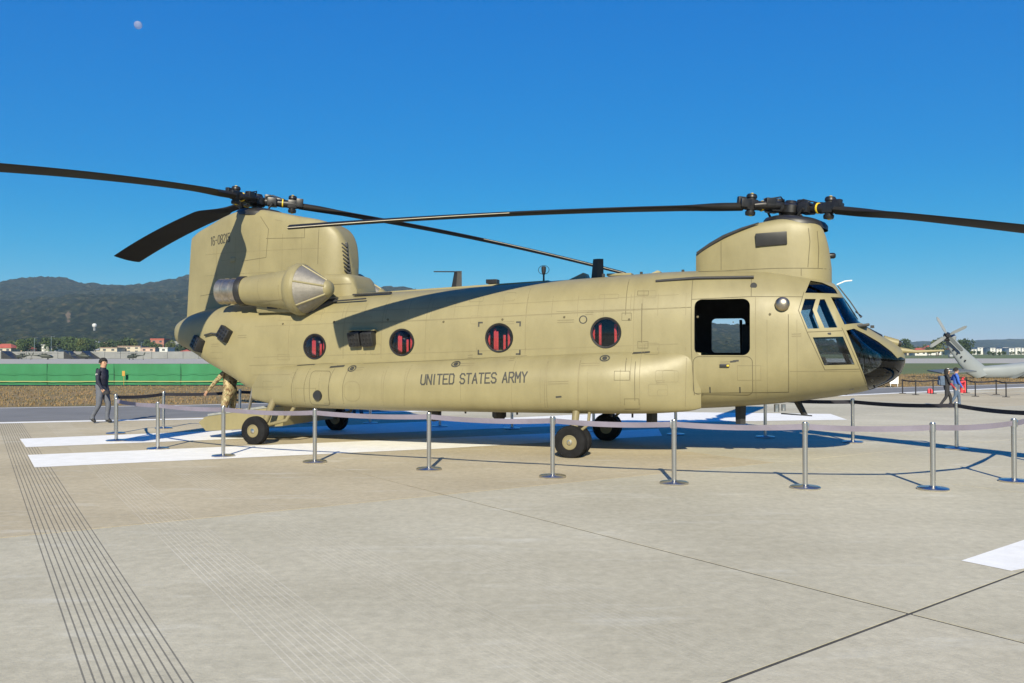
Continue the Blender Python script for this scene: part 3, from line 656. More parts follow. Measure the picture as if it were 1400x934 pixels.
MB().box((4.3, 0, 1.30), (1.2, 1.4, 0.05)).build('cockpit_floor', 'interior', heli)
for k in range(14):
    x, y, z = 4.95 + random.uniform(0, .5), -random.uniform(.25, .6), random.uniform(1.35, 2.0)
    MB().box((x, y, z), (random.uniform(.02, .07), 0.04, random.uniform(.02, .06)), (0, random.uniform(-1, 1), 0)).build('cockpit_fitting', random.choice(['steel', 'hub', 'white']), heli)
for k in range(4): MB().tube([(4.9 + .12 * k, -0.45, 1.3), (5.0 + .12 * k, -0.4, 1.6), (5.05 + .05 * k, -0.3, 2.0)], 0.012, 6).build('cockpit_pipe', 'hub', heli, 40)
for z_ in (1.80, 1.70):
    MB().lathe([(0.022, -0.012), (0.055, -0.012), (0.055, 0.012), (0.022, 0.012)], 'y', (5.52, -0.34, z_), 18, closed=True).build('round_tag', 'white', heli, 30)
MB().box((5.42, -0.42, 1.80), (0.03, 0.02, 0.06)).build('warning_tag', 'yellow', heli)

# ---------------- surface detail laid on the hull
TREE = BVHTree.FromPolygons(HV, HF)
def on_hull(x, z, off):
    loc, nor, i, d = TREE.ray_cast(Vector((x, -6, z)), Vector((0, 1, 0)))
    if loc is None: return None
    if nor.y > 0: nor = -nor
    return loc + nor * off
def flip(o, loc): o.location = loc; o.scale = (1, -1, 1); return o
class Decal:
    def __init__(s): s.v = []; s.f = []
    def quad(s, ps, off):
        q = [on_hull(x, z, off) for x, z in ps]
        if any(a is None for a in q): return
        if max(a.y for a in q) - min(a.y for a in q) > 0.35: return
        b = len(s.v); s.v += [a[:] for a in q]; s.f.append((b, b + 1, b + 2, b + 3))
    def path(s, pts, w, off=0.004, closed=False, step=0.07):
        pts = [Vector(p) for p in pts]
        if closed: pts.append(pts[0])
        for a, b in zip(pts, pts[1:]):
            L_ = (b - a).length
            if L_ < 1e-5: continue
            d = (b - a) / L_; n_ = Vector((-d.y, d.x)) * w / 2; k = max(1, int(L_ / step)); e = d * w * 0.45
            for i in range(k):
                p = a + d * (L_ * i / k) - (e if i == 0 else Vector((0, 0))); q = a + d * (L_ * (i + 1) / k) + (e if i == k - 1 else Vector((0, 0)))
                s.quad([(p + n_)[:], (q + n_)[:], (q - n_)[:], (p - n_)[:]], off)
        return s
    def build(s, name, m, parent=fus):
        o = mesh_obj(name, s.v, s.f, m, parent); return o
def P(px, py, y=-1.25): return pt(px, py, y)
GLY = {'U': [[(0,6),(0,1),(1,0),(3,0),(4,1),(4,6)]], 'N': [[(0,0),(0,6)],[(0,6),(4,0)],[(4,0),(4,6)]], 'I': [[(2,0),(2,6)]], 'T': [[(0,6),(4,6)],[(2,6),(2,0)]],
       'E': [[(4,6),(0,6),(0,0),(4,0)],[(0,3),(3.2,3)]], 'D': [[(0,0),(0,6),(3,6),(4,5),(4,1),(3,0),(0,0)]], 'S': [[(4,5),(3,6),(1,6),(0,5),(0,4),(1,3.1),(3,2.9),(4,2),(4,1),(3,0),(1,0),(0,1)]],
       'A': [[(0,0),(2,6),(4,0)],[(0.7,2),(3.3,2)]], 'R': [[(0,0),(0,6),(3,6),(4,5),(4,4),(3,3),(0,3)],[(2,3),(4,0)]], 'M': [[(0,0),(0,6),(2,2.4),(4,6),(4,0)]], 'Y': [[(0,6),(2,3),(4,6)],[(2,3),(2,0)]],
       '1': [[(1,5),(2,6),(2,0)]], '6': [[(4,5),(3,6),(1,6),(0,5),(0,1),(1,0),(3,0),(4,1),(4,2),(3,3),(0,3)]], '-': [[(0.5,3),(3.5,3)]], '0': [[(1,0),(0,1),(0,5),(1,6),(3,6),(4,5),(4,1),(3,0),(1,0)]],
       '8': [[(1,3),(0,4),(0,5),(1,6),(3,6),(4,5),(4,4),(3,3),(1,3),(0,2),(0,1),(1,0),(3,0),(4,1),(4,2),(3,3)]], '2': [[(0,5),(1,6),(3,6),(4,5),(4,4),(0,0),(4,0)]], '5': [[(4,6),(0,6),(0,3.4),(3,3.4),(4,2.6),(4,1),(3,0),(1,0),(0,1)]]}
def lettering(name, txt, p0, p1, hgt, w, widths=None):
    units = sum((5.6 if ch not in ' I1' else (4.2 if ch == ' ' else 3.8)) for ch in txt) - 1.6
    u = 0; ax = Vector((p1[0] - p0[0], p1[1] - p0[1])); L_ = ax.length; ex = ax / L_; su = L_ / units; sh = hgt / 6
    for ch in txt:
        if ch == ' ': u += 4.2; continue
        off = -1.0 if ch in 'I1' else 0; d = Decal()
        for st_ in GLY[ch]: d.path([Vector(p0) + ex * ((u + off + a_) * su) + Vector((0, b_ * sh)) for a_, b_ in st_], w, 0.005, step=0.04)
        bm = bmesh.new(); o = d.build(name, 'stencil'); u += 3.8 if ch in 'I1' else 5.6; bm.free()
a = P(573, 526, -1.75); b = P(718, 522.5, -1.75)
lettering('letter', 'UNITED STATES ARMY', a, b, 0.185, 0.027)
a = P(284, 335, -.4); b = P(313, 330, -.45)
lettering('numeral', '16-08215', a, b, 0.20, 0.019)

seam = Decal(); soft = Decal(); blk = Decal()
w1 = 0.011
def pl(dec, pts, y=-1.25, w=w1, closed=False): dec.path([P(px, py, y) for px, py in pts], w, 0.003, closed)
# forward fuselage
pl(seam, [(945, 378), (945, 476), (949, 540)]); pl(seam, [(945, 409), (1027, 405), (1097, 405)]); pl(seam, [(1027, 374), (1027, 405)])
seam.path(rrect(2.17, 3.20, 1.17, 1.86, 0.10), w1, 0.003, True)
pl(seam, [(1078, 430), (1078, 537), (950, 538)]); pl(soft, [(1033, 405), (1033, 545)]); pl(seam, [(1092, 424), (1100, 398)]); pl(seam, [(1092, 424), (1104, 455), (1128, 506), (1177, 505)])
pl(seam, [(1104, 454), (1152, 452)]); pl(seam, [(1152, 448), (1189, 530)]); pl(soft, [(1080, 508), (1180, 508)]); pl(soft, [(878, 395), (878, 560)]); pl(soft, [(866, 395), (866, 520)])
pl(seam, [(855, 380), (855, 430)]); pl(seam, [(877, 415), (877, 468)]); pl(seam, [(866, 495), (866, 548)], -1.7); pl(seam, [(853, 490), (853, 508)], -1.7)
for (x0, y0, x1, y1) in ((850, 428, 863, 438), (870, 397, 885, 403), (872, 467, 886, 476), (845, 507, 865, 519), (858, 544, 877, 558), (1002, 440, 1003, 441)):
    seam.path([P(x0, y0), P(x1, y0), P(x1, y1), P(x0, y1)], 0.008, 0.003, True)
for x in (700, 745, 790, 935): pl(soft, [(x, 490), (x - 2, 562)], -1.7)
for x in (582, 522, 470, 395): pl(soft, [(x, 392), (x - 1, 490)])
pl(soft, [(718, 388), (718, 484)]); pl(soft, [(480, 443), (945, 420)]); pl(soft, [(760, 426), (945, 420)])
pl(soft, [(500, 497), (620, 492), (720, 486)]); pl(soft, [(745, 489), (746, 562)], -1.75, 0.014); pl(soft, [(790, 488), (789, 562)], -1.75, 0.014); pl(soft, [(555, 500), (548, 560)], -1.75, 0.014); pl(soft, [(523, 503), (520, 560)], -1.75, 0.014)
soft.path(rrect(-4.75, -4.38, 0.95, 1.35, 0.15), 0.010, 0.003, True)
for x in (393, 412, 447, 467): pl(seam, [(x + 4, 500), (x, 530), (x, 558)], -1.7, 0.010)
pl(soft, [(335, 530), (385, 529)], -1.5); pl(soft, [(335, 500), (450, 497)], -1.4); pl(soft, [(340, 513), (400, 512)], -1.4)
seam.path(rrect(*(P(418, 545, -1.75)[0], P(446, 545, -1.75)[0]), 0.85, 1.55, 0.08), 0.010, 0.003, True)
for (x0, y0, x1, y1) in ((378, 430, 400, 438), (286, 482, 304, 490), (415, 530, 445, 556), (380, 485, 396, 492), (1008, 500, 1040, 520), (455, 550, 468, 560)): soft.path([P(x0, y0), P(x1, y0), P(x1, y1), P(x0, y1)], 0.008, 0.003, True)
# aft pylon
pl(seam, [(267, 404), (300, 400)], -.4); pl(seam, [(355, 296), (367, 313), (364, 352), (330, 357)], -.5); pl(seam, [(364, 326), (416, 325), (416, 312)], -.5); pl(seam, [(435, 312), (434, 370)], -.5); pl(soft, [(300, 356), (330, 354)], -.45)
pl(seam, [(448, 390), (485, 388)], -.5); pl(soft, [(375, 300), (385, 302)], -.5)
# forward pylon
pl(blk, [(954.5, 341), (970, 332), (986, 323.5), (1004, 315)], -.5, 0.075)
pl(seam, [(986, 324), (986, 368)], -.55); pl(seam, [(1106, 312), (1108, 330), (1105, 365)], -.55); pl(seam, [(1118, 316), (1120, 340), (1119, 366)], -.5); pl(seam, [(955, 371), (1060, 367), (1136, 366)], -.6); pl(seam, [(1096, 367), (1096, 376)], -.7)
# engine cowl
pl(soft, [(345, 413), (392, 409)], -1.6); pl(soft, [(350, 380), (352, 412)], -1.6)
faint = Decal()
for k in range(20):
    x = -6.6 + k * 0.508
    if 2.1 < x < 3.3: continue
    for z0, z1 in ((1.98, 2.02), (2.62, 3.02)): faint.path([(x, z0), (x, z1)], 0.010, 0.002)
for z_ in (1.99, 2.66, 2.9):
    faint.path([(-7.2, z_ - .16), (-3, z_ - .06), (1.9, z_ + .10)], 0.009, 0.002, step=0.12)
for x in (3.45, 3.95): faint.path([(x, 1.2), (x, 2.5)], 0.009, 0.002)
for x in (-6.0, -5.35, -3.9, -3.4, -2.2, -0.6, 0.3, 0.9): faint.path([(x, 0.95), (x, 1.62)], 0.009, 0.002)
for x in (-8.9, -8.3, -7.6, -7.0, -6.5): faint.path([(x, 3.5), (x + .02, 4.6)], 0.009, 0.002)
for z_ in (3.75, 4.25): faint.path([(-9.3, z_), (-6.0, z_)], 0.009, 0.002, step=0.12)
rp = random.Random(5)
for k in range(26):
    x = rp.uniform(-7.0, 1.8); z_ = rp.choice((1.15, 1.4, 1.9, 2.5, 2.75, 2.95)); w_, h_ = rp.uniform(.12, .4), rp.uniform(.08, .22)
    if abs(z_ - 2.2) < .5 and any(abs(x - q[0]) < .6 for q in WIN): continue
    if z_ < 1.6 and -3.4 < x < -0.7: continue
    faint.path(rrect(x, x + w_, z_, z_ + h_, .03, 2), 0.008, 0.002, True)
faint.build('frame_seams', 'seam_soft')['kind'] = 'stuff'
# small stencilled notes
for px, py, wd in ((762, 438, 22), (800, 427, 10), (632, 497, 22), (800, 497, 24), (758, 521, 26), (682, 440, 20), (493, 503, 12), (325, 459, 11), (287, 471, 10), (378, 300, 9), (1083, 457, 12), (985, 495, 12), (900, 520, 10), (640, 486, 6), (700, 490, 6)):
    for q in (0, 3.0):
        soft.path([P(px, py + q), P(px + wd, py + q - 0.6)], 0.016, 0.003)
# target-like static markers and the ring
for px, py, rx, rz_ in ((624, 498, .085, .05), (827, 490, .085, .05), (483, 504, .085, .055)):
    cx, cz = P(px, py, -1.45); blk.path(circ(cx, cz, rx, 20, rz_), 0.020, 0.004, True); blk.path(circ(cx, cz, rx * .35, 10, rz_ * .35), 0.03, 0.004, True)
cx, cz = P(797, 437); blk.path(circ(cx, cz, 0.07, 24), 0.018, 0.004, True)
for sx, sy in ((-1, -1), (1, -1), (1, 1), (-1, 1)):
    x0, z0 = -1.56 + sx * 0.43, 2.215 + sy * 0.31; blk.path([(x0 - sx * 0.07, z0), (x0, z0), (x0, z0 - sy * 0.07)], 0.03, 0.004)
for (px, py) in ((763, 543), (1004, 494), (1000, 495)): blk.path([P(px - 3, py, -1.7), P(px + 3, py - .5, -1.7)], 0.03, 0.004)
for x0, x1, py in ((866, 887, 483), (457, 474, 502), (406, 430, 500)): blk.path([P(x0, py, -1.3), P(x1, py - 1.5, -1.3)], 0.035 if x0 != 406 else 0.015, 0.006)
for px in (970, 1011): blk.path([P(px, 530), P(px, 537)], 0.022, 0.004)
for d_, n_, m_ in ((seam, 'panel_seams', 'seam'), (soft, 'panel_marks', 'seam_soft'), (blk, 'black_markings', 'stencil')): d_.build(n_, m_)['kind'] = 'stuff'
hd = MB().box((2.72, -1.262, 1.70), (0.17, 0.03, 0.06), None, 0.012).build('door_handle', 'black', heli); MB().box((2.78, -1.28, 1.70), (0.04, 0.014, 0.03)).build('handle_latch', 'yellow', hd)
x_, z_ = P(1131, 456); MB().box((x_, -1.135, z_), (0.14, 0.03, 0.04), None, 0.01).build('cockpit_door_handle', 'black', heli)
flip(MB().lathe([(0.0, 0.06), (0.06, 0.052), (0.11, 0.02), (0.125, -0.02)], 'y', (0, 0, 0), 24).build('grey_dome', 'exhaust', heli, 50), (3.71, -1.25, 2.79))
flip(MB().lathe([(0.0, 0.012), (0.055, 0.012), (0.06, -0.02)], 'y', (0, 0, 0), 18).build('vent_port', 'black', heli, 30), on_hull(3.22, 3.13, 0.01))
# roof rail over the door, roof walkway, roof bumps
MB().tube([(1.45, -0.93, 3.27), (2.2, -0.93, 3.31), (3.22, -0.92, 3.30)], 0.03, 8).build('door_rail', 'black', heli, 40)
hold = P(1053, 321, -.6); MB().box((3.52, -0.635, 4.02), (0.55, 0.06, 0.24), (R(6), R(-2), 0), 0.015).build('pylon_sensor_box', 'black', heli, 40)
MB().lathe([(0.0, 0.06), (0.035, 0.055), (0.055, 0.03), (0.055, -0.08), (0.0, -0.08)], 'x', (4.60, -0.02, 3.74), 16).build('pylon_light', 'hub', heli, 40)
def fin(name, x, y, z0, z1, c0, c1, lean, th=0.03, m='black'):
    vs = []
    for z, c_, dx in ((z0, c0, 0), (z1, c1, lean)):
        vs += [(x + dx - c_ / 2, y, z), (x + dx, y - th, z), (x + dx + c_ / 2, y, z), (x + dx, y + th, z)]
    return mesh_obj(name, vs, [(3, 2, 1, 0), (4, 5, 6, 7)] + [(i, (i + 1) % 4, 4 + (i + 1) % 4, 4 + i) for i in range(4)], m, heli)
f1 = fin('blade_antenna', -2.93, -0.1, 3.25, 3.68, 0.26, 0.17, 0.04)
MB().box((-3.14, -0.1, 3.675), (0.62, 0.05, 0.022), (0, R(2), 0), 0.005).build('antenna_arm', 'black', f1)
fin('blade_antenna', 0.15, -0.1, 3.40, 3.83, 0.26, 0.21, 0.02, 0.045)
MB().box((-2.1, -0.1, 3.43), (0.24, 0.2, 0.09), None, 0.01).build('roof_box', 'hub', heli); MB().tube([(-2.05, -0.1, 3.28), (-2.05, -0.1, 3.40)], 0.025, 8).build('roof_box_post', 'hub', heli)
lm = MB().tube([(-0.98, -0.1, 3.38), (-0.98, -0.1, 3.57)], 0.02, 8).tube([(-0.98, -0.1, 3.55), (-0.98, -0.1, 3.61), (-0.98, -0.1, 3.70), (-0.98, -0.1, 3.72)], [0.03, 0.045, 0.05, 0.03], 10).build('loop_antenna', 'black', heli, 40)
lv = MB().tube([(-0.98 + .115 * math.cos(t), -0.1, 3.645 + .09 * math.sin(t)) for t in np.linspace(0, 2 * math.pi, 25)], 0.006, 6).build('antenna_loop', 'black', lm, 60)
for x in (-0.2, 1.3): MB().add([(x - .28, -.25, 3.38), (x + .16, -.25, 3.38), (x + .16, .25, 3.38), (x - .28, .25, 3.38), (x + .06, -.12, 3.56), (x + .12, -.12, 3.54), (x + .12, .12, 3.54), (x + .06, .12, 3.56)], [(0, 1, 5, 4), (1, 2, 6, 5), (2, 3, 7, 6), (3, 0, 4, 7), (4, 5, 6, 7)]).build('roof_scoop', 'tan', heli)
MB().box((-3.3, 0, 3.28), (5.0, 0.7, 0.06), (0, R(-2.2), 0), 0.02).build('drive_shaft_cover', 'tan', heli, 40)
MB().box((-4.6, -0.75, 3.19), (0.9, 0.10, 0.035), (0, R(-2), 0), 0.01).build('roof_walkway', 'walk', heli); MB().box((-5.35, -1.02, 3.03), (1.5, 0.05, 0.03), (0, R(-3), 0), 0.01).build('roof_rail', 'walk', heli)
MB().box((0.6, 0.0, 3.50), (0.5, 0.3, 0.05), None, 0.01).build('roof_hatch', 'tan', heli)
for q in (0.35, 1.1, 1.9): MB().box((q, -0.45, 3.45 + 0.02 * q), (0.05, 0.05, 0.07)).build('roof_fitting', 'black', heli)
# aft pylon cooling grille on the leading edge, tail fittings
gl_ = MB().box((-5.56, -0.18, 4.03), (0.16, 0.20, 0.72), (0, R(-7), R(28)), 0.01).build('oil_cooler_grille', 'black', heli)
for k in range(8): MB().box((-5.50 - 0.010 * k, -0.23, 3.73 + 0.085 * k), (0.14, 0.22, 0.025), (0, R(35), R(28))).build('grille_louvre', 'hub', gl_)
MB().box((-8.35, -0.40, 4.08), (0.16, 0.16, 0.12), None, 0.03).build('pylon_light', 'tan', heli); MB().tube([(-9.75, -0.02, 3.9), (-9.86, -0.02, 3.9)], 0.045, 10).build('tail_light', 'hub', heli)
# missile warning sensors and flare boxes
def sensor(x, y, z, rz, ry=0, sx=0.3):
    b_ = MB().box((0, 0, 0), (sx, 0.22, 0.30), None, 0.03).build('sensor_housing', 'black', heli, 40); b_.location = (x, y, z); b_.rotation_euler = (R(-12), R(ry), R(rz))
    for i in range(3):
        for j in range(3): MB().lathe([(0.0, -0.125), (0.03, -0.125), (0.03, -0.10)], 'y', (-sx * .3 + sx * .3 * i, 0, -0.09 + 0.09 * j), 8).build('flare_tube', 'hub', b_)
    return b_
sensor(-8.72, -1.17, 2.13, -28, 25); sensor(-7.95, -1.24, 2.34, -14, 28)
MB().tube([(-8.5, -1.24, 2.32), (-8.3, -1.27, 2.36), (-8.1, -1.27, 2.34)], 0.02, 8).build('sensor_cable', 'stencil', heli, 40)
for x in (-4.68, -4.38): sensor(x, -1.31, 2.22, 0, -4, 0.27).rotation_euler = (R(14), R(-3), 0)
MB().box((-4.55, -1.28, 2.395), (0.66, 0.16, 0.02)).build('sensor_bracket', 'tan', heli)
# fuel port in the pod, nose pitot, wipers, belly antennas
x_, z_ = P(430, 541, -1.75); flip(MB().lathe([(0.0, 0.05), (0.09, 0.045), (0.11, 0.0), (0.12, -0.06)], 'y', (0, 0, 0), 22).build('pod_lamp', 'black', heli, 40), on_hull(x_, z_, 0.0))
MB().tube([(5.45, -0.08, 2.16), (5.70, -0.08, 2.10)], [0.09, 0.07], 14).build('nose_sensor', 'tan', heli, 40)
MB().tube([(5.69, -0.08, 2.10), (5.75, -0.08, 2.09)], [0.066, 0.05], 14).build('sensor_lens', 'black', heli, 40)
MB().tube([(5.70, -0.05, 1.98), (6.0, -0.05, 1.95), (6.45, -0.05, 1.97)], [0.06, 0.03, 0.018], 10).build('pitot_boom', 'tan', heli, 40)
MB().box((5.25, -0.30, 2.40), (0.06, 0.05, 0.05)).build('nose_fitting', 'black', heli)
for sg in (-1, 1): MB().tube([(4.67, sg * 0.3, 3.16), (4.88, sg * 0.34, 2.86), (5.06, sg * 0.38, 2.56)], 0.012, 6).tube([(4.98, sg * 0.2, 2.68), (5.06, sg * 0.5, 2.58)], 0.01, 6).build('windshield_wiper', 'black', heli, 40)
MB().tube([(4.66, -0.25, 3.18), (4.80, -0.25, 3.24), (4.92, -0.25, 3.25)], 0.012, 6).build('temperature_probe', 'white', heli, 40)
mesh_obj('antiglare_panel', [on_v[:] for on_v in [Vector((5.05, -0.40, 2.455)), Vector((5.05, 0.40, 2.455)), Vector((5.42, 0.25, 2.255)), Vector((5.42, -0.25, 2.255)), Vector((5.05, -0.55, 2.43)), Vector((5.05, 0.55, 2.43)), Vector((5.42, 0.32, 2.22)), Vector((5.42, -0.32, 2.22))]], [(0, 3, 2, 1), (4, 5, 6, 7), (0, 1, 5, 4), (1, 2, 6, 5), (2, 3, 7, 6), (3, 0, 4, 7)], 'black', heli)
def bfin(x, y, z0, z1, c0, c1, lean):
    return fin('belly_antenna', x, y, z0, z1, c0, c1, lean)
bfin(2.95, -0.3, 0.95, 0.58, 0.20, 0.18, 0.0); bfin(1.2, 0.2, 0.85, 0.42, 0.22, 0.22, 0.0)
b2 = fin('belly_antenna', 3.95, -0.2, 1.05, 0.78, 0.14, 0.12, 0.14); MB().box((3.95, -0.2, 0.775), (0.55, 0.05, 0.02), (0, R(3), 0)).build('antenna_foot', 'black', b2)
MB().tube([(3.6, -0.5, 0.98), (3.6, -0.5, 0.84)], 0.05, 10).tube([(3.72, -0.5, 0.98), (3.72, -0.5, 0.86)], 0.04, 10).build('belly_lamp', 'steel', heli, 40)
for x in (-3.3, -1.85): MB().tube([(x, -0.4, 0.82), (x, -0.4, 0.62), (x + 0.02, -0.4, 0.48)], [0.13, 0.14, 0.06], 12).box((x, -0.4, 0.66), (0.3, 0.06, 0.12), None, 0.02).build('cargo_hook', 'hub', heli, 40)
for x in (-5.2, -2.4, -1.3, 0.6, 1.0): MB().tube([(x, -0.9, 0.84), (x, -0.9, 0.70)], 0.02, 6).build('drain_pipe', 'hub', heli)
for k in range(9):                                   # faint fittings dotted along the side
    x = -6.5 + k * 1.25; p = on_hull(x, 2.55 + .03 * (k % 3), 0.004)
    if p is not None: flip(MB().lathe([(0.0, 0.012), (0.02, 0.01), (0.024, -0.01)], 'y', (0, 0, 0), 10).build('side_fitting', 'seam', heli), p)

# ================================================================= ROPE BARRIER
M['belt_out'] = mat('belt_lilac', (0.172, 0.155, 0.20), 0.8, var=0.06, scale=6)
M['belt_in'] = mat('belt_navy', (0.018, 0.018, 0.028), 0.8, var=0.15, scale=6)
ring = [(-8.64, 17.92), (-7.09, 16.43), (-5.37, 15.27), (-3.47, 14.45), (-1.37, 13.55), (0.63, 12.75), (2.39, 12.11), (4.18, 11.71), (5.94, 11.59), (7.52, 12.30), (9.2, 14.3), (8.9, 16.43), (7.32, 17.63), (5.77, 18.7), (3.85, 19.3), (2.0, 20.1), (0.0, 20.8), (-1.88, 21.4), (-3.87, 22.4), (-5.6, 22.6), (-7.3, 22.0), (-8.86, 20.86), (-9.44, 19.54)]
bm_ = MB().lathe([(0.0, 0.0), (0.205, 0.0), (0.21, 0.006), (0.21, 0.022), (0.20, 0.030), (0.06, 0.038), (0.045, 0.05), (0.0, 0.05)], 'z', (0, 0, 0), 36)
pm_ = MB().lathe([(0.0, 0.045), (0.036, 0.045), (0.036, 0.80), (0.036, 0.935), (0.030, 0.945), (0.0, 0.947)], 'z', (0, 0, 0), 20)
hm_ = MB().lathe([(0.037, 0.81), (0.0415, 0.813), (0.0415, 0.932), (0.037, 0.935)], 'z', (0, 0, 0), 20).box((0.045, 0, 0.872), (0.02, 0.03, 0.105), None, 0.003)
def stanchion(name, x, y, label, group, mt='steel', sc=1.0, rz=0.0):
    r_ = empty(name, (x, y, 0), rz, sc); tag(r_, label, 'barrier post', group)
    if 'st_b' not in M: M['st_b'] = {}
    if mt not in M['st_b']:
        M['st_b'][mt] = (bm_.build('base', mt, r_, 40), pm_.build('pole', mt, r_, 40), hm_.build('belt_head', mt, r_, 40))
    else:
        for src in M['st_b'][mt]:
            c_ = src.copy(); COL.objects.link(c_); c_.parent = r_
    return r_
def belt(parent, a, b, centre, z=0.872, hgt=0.080, sag=0.03, m2=('belt_out', 'belt_in')):
    a, b, c0 = Vector(a), Vector(b), Vector(centre); d = (b - a); L_ = d.length; d = d / L_; n_ = Vector((-d.y, d.x, 0))
    if n_.dot(((a + b) / 2 - c0)) < 0: n_ = -n_
    vs = []; fs = []; fm = []; k = 14; e = 0.04
    inv = parent.matrix_basis.inverted() if False else (Matrix.Translation(parent.location) @ Euler(parent.rotation_euler).to_matrix().to_4x4() @ Matrix.Scale(parent.scale[0], 4)).inverted()
    for i in range(k + 1):
        t = i / k; p = a + d * (e + (L_ - 2 * e) * t); zc = z - sag * 4 * t * (1 - t)
        tw = 0.006 * math.sin(t * 9 + a.x)
        for sgn, dz in ((1, 1), (1, -1), (-1, -1), (-1, 1)):
            q = p + n_ * (0.002 * sgn + tw * dz); vs.append(inv @ Vector((q.x, q.y, zc + dz * hgt / 2)))
    for i in range(k):
        for s_ in range(4):
            s2 = (s_ + 1) % 4; fs.append((i * 4 + s_, i * 4 + s2, i * 4 + 4 + s2, i * 4 + 4 + s_)); fm.append(0 if s_ in (0, 1, 3) else 1)
    fs += [(0, 1, 2, 3), tuple(4 * k + q for q in (3, 2, 1, 0))]; fm += [0, 0]
    return mesh_obj('belt', vs, fs, None, parent, None, mats=list(m2), fm=fm)
posts = []
for i, (x, y) in enumerate(ring):
    nearrow = i <= 9
    lab = 'brushed steel barrier post carrying the lilac belt in front of the helicopter' if nearrow else 'steel barrier post with navy belt inner face on the far side of the helicopter'
    posts.append(stanchion('barrier_post', x, y, lab, 'posts of the belt barrier, camera-facing row' if nearrow else 'posts of the belt barrier, far row', rz=random.uniform(0, 6.28)))
for i in range(len(ring)):
    a = ring[i]; b = ring[(i + 1) % len(ring)]
    belt(posts[i], (*a, 0), (*b, 0), (0, 17, 0), sag=0.02 + 0.02 * random.random())

# ================================================================= PEOPLE
M['skin'] = mat('skin', (0.42, 0.24, 0.155), 0.55, var=0.06, scale=12)
M['lip'] = mat('lip', (0.30, 0.14, 0.10), 0.6)
M['hair'] = mat('black_hair', (0.012, 0.011, 0.011), 0.85, var=0.3, scale=40)
M['navy'] = mat('navy_jacket', (0.012, 0.014, 0.032), 0.75, var=0.2, scale=9, bump=0.3, bscale=14)
M['greyt'] = mat('grey_trousers', (0.10, 0.11, 0.14), 0.85, var=0.15, scale=9, bump=0.3, bscale=14)
M['shoe'] = mat('dark_shoe', (0.02, 0.02, 0.022), 0.6, var=0.2)
M['sole'] = mat('pale_sole', (0.5, 0.5, 0.48), 0.7)
M['blue'] = mat('blue_shirt', (0.04, 0.11, 0.42), 0.8, var=0.12, scale=9, bump=0.2, bscale=14)
M['redj'] = mat('red_jacket', (0.30, 0.03, 0.045), 0.8, var=0.15, scale=9)
M['jean'] = mat('blue_jeans', (0.075, 0.11, 0.17), 0.85, var=0.15, scale=12)
M['dark'] = mat('dark_clothes', (0.02, 0.02, 0.024), 0.8, var=0.2, scale=9)
def camo():
    m = bpy.data.materials.new('camouflage_cloth'); m.use_nodes = True; nt = m.node_tree; b = nt.nodes['Principled BSDF']; b.inputs['Roughness'].default_value = 0.9
    tc = nt.nodes.new('ShaderNodeTexCoord'); n = nt.nodes.new('ShaderNodeTexNoise'); n.inputs['Scale'].default_value = 17; n.inputs['Detail'].default_value = 3
    r = nt.nodes.new('ShaderNodeValToRGB'); r.color_ramp.interpolation = 'CONSTANT'; e = r.color_ramp.elements
    e[0].color = (0.14, 0.09, 0.045, 1); e[1].position = 0.44; e[1].color = (0.36, 0.27, 0.15, 1)
    x = e.new(0.52); x.color = (0.20, 0.19, 0.09, 1); x = e.new(0.6); x.color = (0.45, 0.36, 0.22, 1)
    nt.links.new(tc.outputs['Object'], n.inputs['Vector']); nt.links.new(n.outputs[0], r.inputs[0]); nt.links.new(r.outputs[0], b.inputs['Base Color']); return m
M['camo'] = camo()
